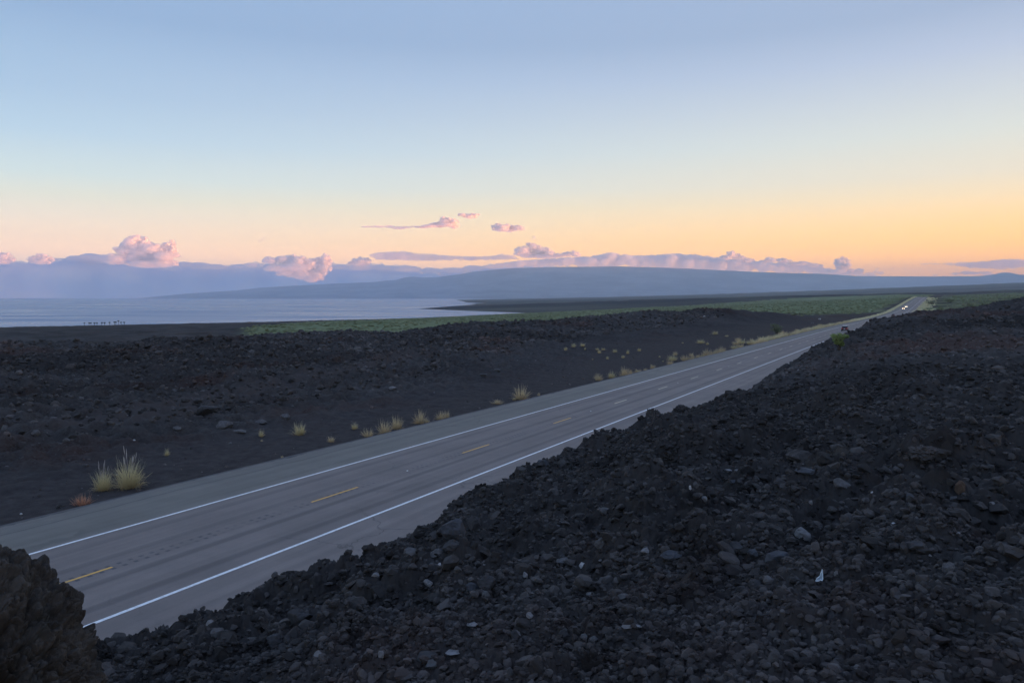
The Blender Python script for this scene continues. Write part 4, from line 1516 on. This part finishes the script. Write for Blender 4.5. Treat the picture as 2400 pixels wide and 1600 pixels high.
T_NEAR = [tuft_mesh(400, 1, G_GREEN, 0.020, lean=76, droop=0.8), tuft_mesh(460, 2, G_GREEN, 0.018, lean=76, droop=0.8)]
T_MID_G = [tuft_mesh(190, s, G_GREEN, 0.03) for s in (11, 12, 13)]
T_MID_S = [tuft_mesh(190, s, G_STRAW, 0.03, lean=85, droop=0.7) for s in (21, 22, 23)]
T_FAR = [tuft_mesh(110, s, G_STRAW if s % 2 else G_GREEN, 0.06) for s in (31, 32, 33, 34)]
rg = random.Random(5)


def tuft(px, py, w, h, meshes, label, group=None, dmin=25):
    x, y, z, d = hit(px, py, dmin)
    k_ = d / F
    me_ = rg.choice(meshes)
    o = bpy.data.objects.new('grass_tuft', me_)
    C.objects.link(o)
    o.location = (x, y + w * k_ * 0.15, z + CAM_Z - 0.02)
    ew, eh = EXT[me_.name]
    o.scale = (w * k_ / ew, w * k_ / ew, h * k_ / eh)
    o.rotation_euler = (0, 0, rg.uniform(0, 6.28))
    tag(o, label, 'grass tuft', group)
    return o


def plumes(o, n, seed):
    rs = random.Random(seed)
    for i in range(n):
        mb = MB()
        a = rs.uniform(0, 6.28)
        le = rs.uniform(0.1, 0.75)
        L = rs.uniform(0.95, 1.15)
        p = [Vector((0, 0, 0)) + Vector((math.sin(le) * math.cos(a), math.sin(le) * math.sin(a), math.cos(le))) * L * q_ for q_ in (0.5, 0.82, 0.88, 0.97, 1.03)]
        mb.tube([q_[:] for q_ in p], [0.003, 0.004, 0.016, 0.013, 0.004], 5)
        mb.build('seed_head', PLUME, o)


PLUME = simple_mat('grass_plume', (0.50, 0.44, 0.40), 0.9, 0.1)
big = tuft(299, 1146, 60, 60, [T_NEAR[1]], 'largest bushy grass tuft on the far verge, second from the left end', 'fountain grass on the left verge')
plumes(big, 9, 1)
sm = tuft(239, 1151, 46, 44, [T_NEAR[0]], 'second largest bushy grass tuft, touching the left side of the largest one', 'fountain grass on the left verge')
plumes(sm, 8, 2)
x, y, z, d = hit(194, 1184, 25)
k_ = d / F
o = mesh_obj('dry_bush', *blades(160, 77, 0.03, 75, 0.2, 0.25), G_RUST)
o.location = (x, y, z + CAM_Z)
o.scale = (38 * k_ / 1.4, 38 * k_ / 1.4, 25 * k_ / 0.8)
tag(o, 'low rust orange dry bush on the verge left of the two big tufts', 'dry bush')

for px, py, w, h, ms, lb in (
        (391, 1069, 12, 17, T_MID_G, 'small lone spiky tuft halfway up the cinders right of the largest tuft'),
        (612, 1024, 13, 17, T_MID_G, 'small upright tuft on the cinders below the low split grey boulder'),
        (613, 1034, 7, 4, T_MID_S, 'tiny flat tuft at the foot of the small upright tuft'),
        (700, 1020, 30, 27, T_MID_G, 'medium spiky pale tuft alone on the cinders below the rounded grey boulder'),
        (775, 1036, 19, 13, T_MID_S, 'small tan mound of dry grass right of the medium spiky tuft'),
        (661, 1073, 7, 5, T_MID_S, 'tiny dry tuft at the edge of the pavement below the tan mound'),
        (830, 1007, 16, 15, T_MID_G, 'small greenish ball shaped tuft above the golden row on the verge'),
        (862, 1025, 28, 18, T_MID_S, 'low golden tuft at the left end of the row on the verge'),
        (900, 1017, 35, 27, T_MID_S, 'broad straw tuft second in the row on the verge'),
        (929, 1006, 31, 29, T_MID_S, 'tall straw tuft third in the row on the verge'),
        (984, 994, 32, 27, T_MID_S, 'leaning straw tuft fourth in the row on the verge'),
        (1001, 991, 14, 9, T_MID_S, 'low skirt of dry grass against the leaning straw tuft'),
        (1032, 984, 24, 17, T_MID_S, 'tawny tuft, left one of the pair ending the row on the verge'),
        (1047, 980, 18, 16, T_MID_S, 'tawny tuft, right one of the pair ending the row on the verge'),
        (1165, 947, 26, 10, T_MID_S, 'faint flattened grass patch left of the big lone straw tuft'),
        (1222, 937, 40, 28, T_MID_S, 'big lone straw tuft at the middle of the far road edge'),
        (1206, 938, 12, 8, T_MID_S, 'small shoot of grass at the left foot of the big lone straw tuft'),
        (1263, 927, 8, 6, T_MID_S, 'tiny dry tuft right of the big lone straw tuft')):
    tuft(px, py, w, h, ms, lb, 'grass tufts on the cinders across the road')
ROWL = 'pale dry grass tuft in the long row along the far edge of the road'
for px, py, w, h in ((1403, 892, 21, 15), (1434, 886, 21, 15), (1464.5, 882, 26, 21), (1478.6, 879, 13, 12), (1495, 874, 17, 9), (1513, 869, 11, 6), (1529.6, 864, 14, 10), (1571.7, 856, 18, 12),
                     (1577, 846, 25, 13), (1582.6, 833, 12, 9), (1606, 846, 20, 12), (1623, 844, 19, 11), (1621, 835, 12, 8), (1637, 839, 12, 8), (1647, 837, 12, 7), (1657, 835, 23, 15), (1672, 832, 17, 11),
                     (1684, 829, 16, 12), (1694, 828, 20, 14), (1723, 818, 20, 11), (1738, 816, 18, 10), (1726, 808, 18, 9), (1731, 800, 17, 9), (1767, 809, 18, 10), (1777, 807, 16, 9), (1785, 799, 16, 8), (1795, 804, 16, 8),
                     (1796, 798, 16, 8), (1762, 801, 12, 8)):
    tuft(px, py, w, h, T_MID_S + T_MID_G[:1], ROWL, 'row of pale grass along the far road edge')
FLDL = 'small pale grass tuft scattered on the smooth cinder slope across the road'
for px, py, w, h in ((1325.5, 822, 8, 8), (1344.6, 816, 12, 9), (1366, 815, 12, 8), (1371, 822, 5, 6), (1404.6, 828, 10, 8), (1400, 821, 9, 5), (1414, 821, 10, 6), (1423.7, 842, 7, 7), (1441, 826, 12, 8), (1460, 839, 9, 7), (1471.7, 829, 8, 9),
                     (1498, 823, 9, 7), (1546, 837, 5, 4), (1554, 848, 4, 4), (1644, 805, 21, 9), (1658, 808, 7, 6), (1676, 784, 15, 8), (1704, 789, 8, 4), (1389, 843, 4, 3), (1600, 805, 4, 3)):
    tuft(px, py, w, h, T_MID_G, FLDL, 'tufts scattered on the cinder slope')
# the row goes on, tuft beside tuft, until it reads as a pale ribbon
t0 = None
_, t_start = st_of_pixel_on_road(1800, 803)
t0 = t_start
n_row = 0
while n_row < 150:
    s0 = float(road_s(t0)) + 9.0 + rg.uniform(-0.3, 1.3) + (rg.uniform(0, 3) if rg.random() < 0.12 else 0)
    x, y = to_xy(s0, t0)
    z = float(height(np.array([x]), np.array([y]))[0])
    o = bpy.data.objects.new('grass_tuft', rg.choice(T_FAR))
    C.objects.link(o)
    sc_ = rg.uniform(1.1, 1.9)
    o.location = (x, y, z + CAM_Z - 0.03)
    o.scale = (sc_ * 0.95, sc_ * 0.95, sc_ * rg.uniform(0.75, 1.1))
    o.rotation_euler = (0, 0, rg.uniform(0, 6.28))
    tag(o, ROWL, 'grass tuft', 'row of pale grass along the far road edge')
    t0 += rg.uniform(1.1, 2.3)
    n_row += 1
v1, f1 = blades(46, 91, 0.10)


def grass_mass(name, spots, label, mat):
    VV, FF, n = [], [], 0
    for (x, y, sc_) in spots:
        z = float(height(np.array([x]), np.array([y]))[0])
        a = rg.uniform(0, 6.28)
        ca, sa_ = math.cos(a), math.sin(a)
        q_ = v1 * sc_
        q_ = np.stack([q_[:, 0] * ca - q_[:, 1] * sa_ + x, q_[:, 0] * sa_ + q_[:, 1] * ca + y, q_[:, 2] + z + CAM_Z - 0.05], -1)
        VV.append(q_)
        FF.append(f1 + n)
        n += len(q_)
    o = mesh_obj(name, np.vstack(VV), np.vstack(FF), mat)
    tag(o, label, kind='stuff')


sp_ = []
tq = t0
while tq < 1330:
    for _ in range(2 + int((tq - 350) / 350)):
        s0 = float(road_s(tq)) + 9.0 + rg.uniform(-0.2, 2.2)
        sp_.append((*to_xy(s0, tq + rg.uniform(-1, 1)), rg.uniform(1.0, 2.0)))
    tq += 1.8
G_MASS = let_light_through(simple_mat('pale_verge_grass', (0.74, 0.68, 0.44), 0.8, 0.1, noise=0.2, nscale=0.5))
grass_mass('verge_grass', sp_, 'pale ribbon of dry grass along the distant left edge of the road', G_MASS)
sp_ = []
for i in range(1000):
    tq = rg.uniform(330, 1250)
    s0 = float(road_s(tq)) - 8.3 - abs(rg.gauss(0, 1)) * (9 if tq < 800 else 5)
    if perlin2(np.array([tq / 28.0]), np.array([s0 / 7.0]), 51)[0] < -0.05:
        continue
    sp_.append((*to_xy(s0, tq), rg.uniform(1.0, 2.4)))
grass_mass('tall_grass', sp_, 'pale dry grass in patches along the distant right edge of the road', G_MASS)

# ================================================================== shrubs and palms


def leaf_mat(name, a, b_, sc=3.0):
    m, nt, b = new_mat(name)
    tcn = nt.nodes.new('ShaderNodeTexCoord')
    c = nmix(nt, nmap(nt, nnoise(nt, tcn.outputs['Object'], sc, 4, 0.6), 0.38, 0.62), a, b_)
    nt.links.new(c, b.inputs['Base Color'])
    b.inputs['Roughness'].default_value = 0.7
    return let_light_through(m)


L_BRIGHT = leaf_mat('bright_leaves', (0.20, 0.26, 0.085), (0.34, 0.41, 0.16))
L_DULL = leaf_mat('dull_leaves', (0.12, 0.145, 0.08), (0.20, 0.23, 0.13), 0.8)
L_PALE = leaf_mat('grey_green_leaves', (0.17, 0.19, 0.12), (0.30, 0.32, 0.21), 0.8)
L_PALM = leaf_mat('palm_leaves', (0.020, 0.032, 0.018), (0.045, 0.060, 0.030))
BARK = simple_mat('grey_bark', (0.10, 0.08, 0.065), 0.9, 0.1, noise=0.3, nscale=20)


def shrub(name, loc, W, H, leaves, mat, label, cat, seed, leaf=0.05, group=None):
    rs = random.Random(seed)
    root = empty(name, loc)
    tag(root, label, cat, group)
    mbt, mbl = MB(), MB()
    tips = []
    for i in range(7):
        a = i * 0.9 + rs.uniform(0, 0.6)
        r_ = rs.uniform(0.2, 0.5) * W * (0.8 if i else 0.1)
        tip = Vector((math.cos(a) * r_, math.sin(a) * r_, H * rs.uniform(0.45, 0.85)))
        mid = tip * 0.5 + Vector((rs.uniform(-1, 1), rs.uniform(-1, 1), 0)) * W * 0.06
        mbt.tube([(0, 0, -0.05 * H), mid[:], tip[:]], [0.03 * H, 0.018 * H, 0.006 * H], 5)
        tips.append((tip, rs.uniform(0.14, 0.26) * W))
        tips.append((mid + Vector((rs.uniform(-1, 1), rs.uniform(-1, 1), 0.3)) * 0.14 * W, rs.uniform(0.1, 0.2) * W))
    mbt.build('trunk', BARK, root)
    for i in range(leaves):
        c_, r_ = tips[rs.randrange(len(tips))]
        dv = Vector((rs.gauss(0, 1), rs.gauss(0, 1), rs.gauss(0, 1))).normalized() * r_ * rs.random() ** 0.45
        dv.z *= 0.6
        p = c_ + dv
        if p.z < 0.02:
            continue
        n_ = Vector((rs.gauss(0, 1), rs.gauss(0, 1), rs.gauss(0, 1) + 0.6)).normalized()
        a_ = n_.cross(Vector((rs.gauss(0, 1), rs.gauss(0, 1), rs.gauss(0, 1)))).normalized()
        b_ = n_.cross(a_)
        s_ = leaf * rs.uniform(0.6, 1.3)
        mbl.add([(p - a_ * s_)[:], (p - b_ * s_ * 0.5)[:], (p + a_ * s_)[:], (p + b_ * s_ * 0.5)[:]], [(0, 1, 2, 3)])
    mbl.build('crown', mat, root)
    return root


x, y, z, d = hit(1968, 822, 30)
kk = d / F
shrub('green_shrub', (x, y, z + CAM_Z - 0.05), 50 * kk, 46 * kk, 2600, L_BRIGHT, 'bright green feathery shrub on the bank crest at the near road edge', 'shrub', 5, 0.035 * 50 * kk)
x, y, z, d = hit(1820, 786, 60)
kk = d / F
shrub('scrub_tree', (x, y, z + CAM_Z), 38 * kk, 30 * kk, 1100, L_DULL, 'dull green low tree on the dark lava above the grass row', 'tree', 6, 0.03 * 38 * kk)
BUSH = 'grey green scrub bush beyond the right end of the near lava bank'
for i, (px, D, W, H) in enumerate(((2294, 330, 11, 5.0), (2330, 345, 9, 4.2), (2360, 360, 10, 5.5), (2385, 380, 10, 5.5), (2250, 380, 11, 4.0), (2215, 390, 10, 3.6), (2275, 420, 10, 4.2), (2195, 460, 9, 3.4), (2240, 500, 12, 4.5),
                                   (2310, 520, 12, 4.5), (2350, 560, 13, 5), (2390, 540, 12, 5), (2205, 610, 10, 4), (2270, 640, 14, 5), (2180, 800, 12, 4), (2225, 850, 15, 5), (2320, 760, 14, 5), (2370, 820, 15, 5), (2420, 420, 12, 5), (2450, 520, 13, 5))):
    x = (px - 1200) / F * D
    y = D
    z = float(height(np.array([x]), np.array([y]))[0])
    shrub('scrub_bush', (x, y, z + CAM_Z - 0.3), W * 1.2, H * 1.25, 420, L_PALE if i % 3 else L_DULL, BUSH, 'bush', 40 + i, 0.035 * W, 'scrub bushes on the right skyline')

# kiawe woodland on the coastal plain: one mass
x, y = wedge(42000, 480, 3000, -36, 40, 1.25)
zz_ = height(x, y)
px_, py_ = proj(x, y, zz_)
s, t = to_st(x, y)
off = s - road_s(t)
D_ = np.hypot(x, y)
ok = (px_ + 10 * RS.randn(len(x)) > 575) & (py_ > np.interp(px_, GTOP_X, GTOP_Y) - 0.5) & (off > 22) & (zz_ > -60.5) & ~((px_ > 1720) & (px_ < 2100) & (D_ < 640 + 30 * RS.randn(len(x))) & (px_ > 1780 + 60 * RS.randn(len(x))))
okr = (off < -40) & (t > 430) & (perlin2(x / 90, y / 35, 44) > -0.1) & (D_ < 2600)
ok = ok | okr
x, y = x[ok], y[ok]
D_ = D_[ok]
S = RS.uniform(1.2, 2.4, len(x)) * (1 + 0.25 * (D_ > 1500))
P = np.stack([x, y, height(x, y) + CAM_Z + S * 0.12], -1)
m, nt, b = new_mat('woodland_green')
g = nt.nodes.new('ShaderNodeNewGeometry')
c = nmix(nt, nmap(nt, nnoise(nt, g.outputs['Position'], 0.02, 8, 0.75), 0.38, 0.62), (0.115, 0.135, 0.064), (0.195, 0.215, 0.115))
nt.links.new(c, b.inputs['Base Color'])
b.inputs['Roughness'].default_value = 0.9
o = scatter_rocks('coastal_woodland', P, S, 1, m, 9, flat=0.5, spiky=0.4)
tag(o, 'green woodland spread over the coastal plain', kind='stuff')


def palm(px, ytop, label_seed, D):
    x = (px - 1200) / F * D
    z0 = float(height(np.array([x]), np.array([D]))[0])
    ztop = -(ytop - 696) / F * D
    H = max(6.0, ztop - z0)
    rs = random.Random(label_seed)
    root = empty('palm_tree', (x, D, z0 + CAM_Z), rs.uniform(0, 6))
    tag(root, None, 'palm tree', 'palms on the shore')
    lx, ly = rs.uniform(-0.12, 0.12) * H, rs.uniform(-0.1, 0.1) * H
    mbt = MB()
    mbt.tube([(0, 0, -0.5), (lx * 0.3, ly * 0.3, H * 0.5), (lx, ly, H)], [0.45, 0.34, 0.28], 7)
    mbt.build('trunk', BARK, root)
    mbf = MB()
    for i in range(13):
        a = i * 2.4 + rs.uniform(-0.2, 0.2)
        up = rs.uniform(-0.2, 1.0)
        L = rs.uniform(2.5, 3.2)
        p = Vector((lx, ly, H))
        el = up
        prev = None
        for s_ in range(6):
            dv = Vector((math.cos(a) * math.cos(el), math.sin(a) * math.cos(el), math.sin(el)))
            sd_ = Vector((-math.sin(a), math.cos(a), 0))
            q_ = p + dv * L / 6
            w0 = 0.6 * math.sin(math.pi * (s_ + 0.3) / 6.6)
            w1 = 0.6 * math.sin(math.pi * (s_ + 1.3) / 7.0)
            for sg in (-1, 1):
                dn = Vector((0, 0, -0.35))
                mbf.add([p[:], q_[:], (q_ + sd_ * sg * w1 + dn * w1)[:], (p + sd_ * sg * w0 + dn * w0)[:]], [(0, 1, 2, 3)])
            p = q_
            el -= 0.34
    mbf.build('crown', L_PALM, root)
    return root


PLAB = ['lowest palm at the left end of the shore palms', 'second palm from the left in the shore palms', 'third palm from the left, slightly shorter, in the shore palms', 'tallest palm of the left cluster on the shore',
        'palm just right of the tallest one in the left cluster', 'palm alone left of the middle pair on the shore', 'short palm right of the middle of the shore palms', 'short isolated palm in the gap between the two shore clusters',
        'upper palm at the left side of the right shore cluster', 'lower palm at the left side of the right shore cluster', 'tallest of all the palms on the shore', 'palm right below the tallest of all on the shore', 'last low palm at the right end of the shore palms']
for (px, yt), lb in zip(((197, 763), (208, 757), (213, 762), (221, 756), (227, 762), (238, 759), (245, 764), (256, 762), (268, 754), (271, 762), (278, 751), (284, 761), (291, 764)), PLAB):
    o = palm(px, yt, int(px), 1400 + (int(px) * 7) % 40)
    o['label'] = lb

# ================================================================== cars


def paint(name, col, rough=0.3):
    m = simple_mat(name, col, rough, 0.5, noise=0.03)
    m.node_tree.nodes['Principled BSDF'].inputs['Coat Weight'].default_value = 0.5
    return m


GLASS = simple_mat('car_glass', (0.02, 0.022, 0.026), 0.08, 0.5)
TYRE = simple_mat('tyre_rubber', (0.02, 0.02, 0.02), 0.9, 0.1)
RIM = simple_mat('alloy_rim', (0.45, 0.45, 0.46), 0.35, 0.5, metal=0.7)
TAIL = simple_mat('tail_lamp_red', (0.45, 0.02, 0.02), 0.3, 0.5, emit=(1.0, 0.08, 0.05), es=0.04)
HEAD = simple_mat('head_lamp', (0.9, 0.9, 0.85), 0.2, 0.5, emit=(1.0, 0.80, 0.55), es=9.0)
HEAD_OFF = simple_mat('head_lamp_glass', (0.6, 0.6, 0.6), 0.1, 0.5)
TRIM = simple_mat('black_trim', (0.02, 0.02, 0.022), 0.5, 0.3)
PLATE = simple_mat('number_plate', (0.65, 0.65, 0.62), 0.5, 0.3)


def loft(mb, st, n=10):
    """st: (x, half width, z0, z1) stations along the length; rounded rectangles joined"""
    V, Fc = [], []
    for (x, w, z0, z1) in st:
        zc, hz_ = (z0 + z1) / 2, (z1 - z0) / 2
        for k_ in range(n * 2):
            a = 2 * math.pi * (k_ + 0.5) / (n * 2)
            ca, sa_ = math.cos(a), math.sin(a)
            V.append((x, w * math.copysign(abs(ca) ** 0.35, ca), zc + hz_ * math.copysign(abs(sa_) ** 0.35, sa_)))
    m_ = n * 2
    for i in range(len(st) - 1):
        for k_ in range(m_):
            Fc.append((i * m_ + k_, i * m_ + (k_ + 1) % m_, (i + 1) * m_ + (k_ + 1) % m_, (i + 1) * m_ + k_))
    Fc.append(tuple(range(m_ - 1, -1, -1)))
    Fc.append(tuple((len(st) - 1) * m_ + k_ for k_ in range(m_)))
    mb.add(V, Fc)


def car(t, lane, paint_m, roof_m, label, lit, kind='suv', away=True):
    s0 = float(road_s(t)) + lane
    x, y = to_xy(s0, t)
    x2, y2 = to_xy(float(road_s(t + 2)) + lane, t + 2)
    ang = math.atan2(y2 - y, x2 - x) + (0 if away else math.pi)
    root = empty('car', (x, y, float(road_z(t)) + CAM_Z + 0.012), ang)
    pitch_ = math.atan2(float(road_z(t + 2)) - float(road_z(t)), 2)
    root.rotation_euler = (0, -pitch_ if away else pitch_, ang)
    tag(root, label, 'car')
    H = 1.75 if kind == 'suv' else 1.45
    mb = MB()
    loft(mb, [(-2.3, 0.78, 0.42, 0.85), (-2.2, 0.90, 0.32, 1.02), (-1.4, 0.95, 0.27, 1.06), (0.6, 0.95, 0.27, 1.04), (1.2, 0.94, 0.28, 1.0), (2.0, 0.88, 0.32, 0.88), (2.25, 0.74, 0.42, 0.72)])
    mb.build('body', paint_m, root, True)
    mb = MB()
    loft(mb, [(-2.05, 0.74, 0.98, 1.08), (-1.75, 0.76, 0.98, H - 0.12), (-0.4, 0.77, 0.98, H - 0.04), (0.4, 0.76, 0.98, H - 0.10), (1.15, 0.74, 0.96, 1.02)])
    mb.build('cabin_glass', GLASS, root, True)
    mb = MB()
    loft(mb, [(-1.9, 0.66, H - 0.14, H - 0.07), (-1.6, 0.72, H - 0.14, H), (-0.4, 0.73, H - 0.10, H + 0.02), (0.35, 0.70, H - 0.14, H - 0.05)])
    mb.build('roof', roof_m, root, True)
    mb = MB()
    mb.box((-2.30, 0, 0.45), (0.12, 1.6, 0.22))
    mb.build('rear_bumper', TRIM, root)
    mb = MB()
    mb.box((2.26, 0, 0.42), (0.14, 1.4, 0.2))
    mb.build('front_bumper', TRIM, root)
    mb = MB()
    mb.box((-2.33, 0, 0.72), (0.03, 0.34, 0.15))
    mb.build('number_plate', PLATE, root)
    for sy in (-1, 1):
        mb = MB()
        mb.box((-2.26, sy * 0.72, 0.88), (0.1, 0.22, 0.3))
        mb.build('tail_lamp', TAIL, root)
        mb = MB()
        mb.tube([(2.12, sy * 0.62, 0.66), (2.27, sy * 0.62, 0.66)], [0.17, 0.15], 12)
        mb.build('headlight', HEAD if lit else HEAD_OFF, root)
        mb = MB()
        mb.box((0.75, sy * 1.02, 1.02), (0.12, 0.16, 0.13))
        mb.build('wing_mirror', paint_m, root)
        for wx_ in (-1.4, 1.38):
            mb = MB()
            mb.tube([(wx_, sy * 0.76, 0.34), (wx_, sy * 0.97, 0.34)], [0.34, 0.34], 18)
            wl = mb.build('wheel', TYRE, root)
            mb = MB()
            mb.tube([(wx_, sy * 0.96, 0.34), (wx_, sy * 0.985, 0.34)], [0.22, 0.20], 14)
            mb.build('rim', RIM, wl)
    return root


def lane_t(px, py):
    return st_of_pixel_on_road(px, py)[1]


t_a = lane_t(2006, 776)
t_b = lane_t(2100, 741.5)
t_c = lane_t(2114, 724.5)
t_d = lane_t(2124, 720)
print('cars at', t_a, t_b, t_c, t_d)
RED = paint('dark_red_paint', (0.11, 0.012, 0.018))
WHT = paint('pale_roof', (0.72, 0.70, 0.72))  # roof set paler than the body
BLK = paint('black_paint', (0.03, 0.03, 0.035))
ORG = paint('orange_glow_paint', (0.42, 0.08, 0.03))  # reddish glow of the lit car put into its body colour
SLV = paint('silver_paint', (0.5, 0.5, 0.5), 0.35)
car(t_a, -1.83, RED, WHT, 'dark red car with a pale roof driving away, nearest on the highway', False, 'suv')
car(t_b, -1.83, BLK, BLK, 'black car driving away near the edge of the lava bank, its lights off', False, 'suv')
car(t_c, 1.83, ORG, ORG, 'car coming with orange glow put into its paint, both headlights on, in front of another lit car', True, 'sedan', False)
car(t_d, 1.83, SLV, SLV, 'pale oncoming car with bright headlights, last one towards the crest of the highway', True, 'sedan', False)
# ------------------------------------------------------------------ haze: the air over the bay
m = bpy.data.materials.new('sea_air')
m.use_nodes = True
nt = m.node_tree
nt.nodes.clear()
o_ = nt.nodes.new('ShaderNodeOutputMaterial')
v_ = nt.nodes.new('ShaderNodeVolumePrincipled')
v_.inputs['Color'].default_value = (0.88, 0.94, 1.0, 1)
v_.inputs['Density'].default_value = HAZE_D
v_.inputs['Anisotropy'].default_value = 0.0
nt.links.new(v_.outputs[0], o_.inputs['Volume'])
mb = MB()
zt_, zb_ = 2000.0, -380.0
mb.box((0, 12000, (zt_ + zb_) / 2), (104000, 78500, zt_ - zb_))
haze = mb.build('haze', m)
tag(haze, 'bluish morning haze over the bay', kind='stuff')
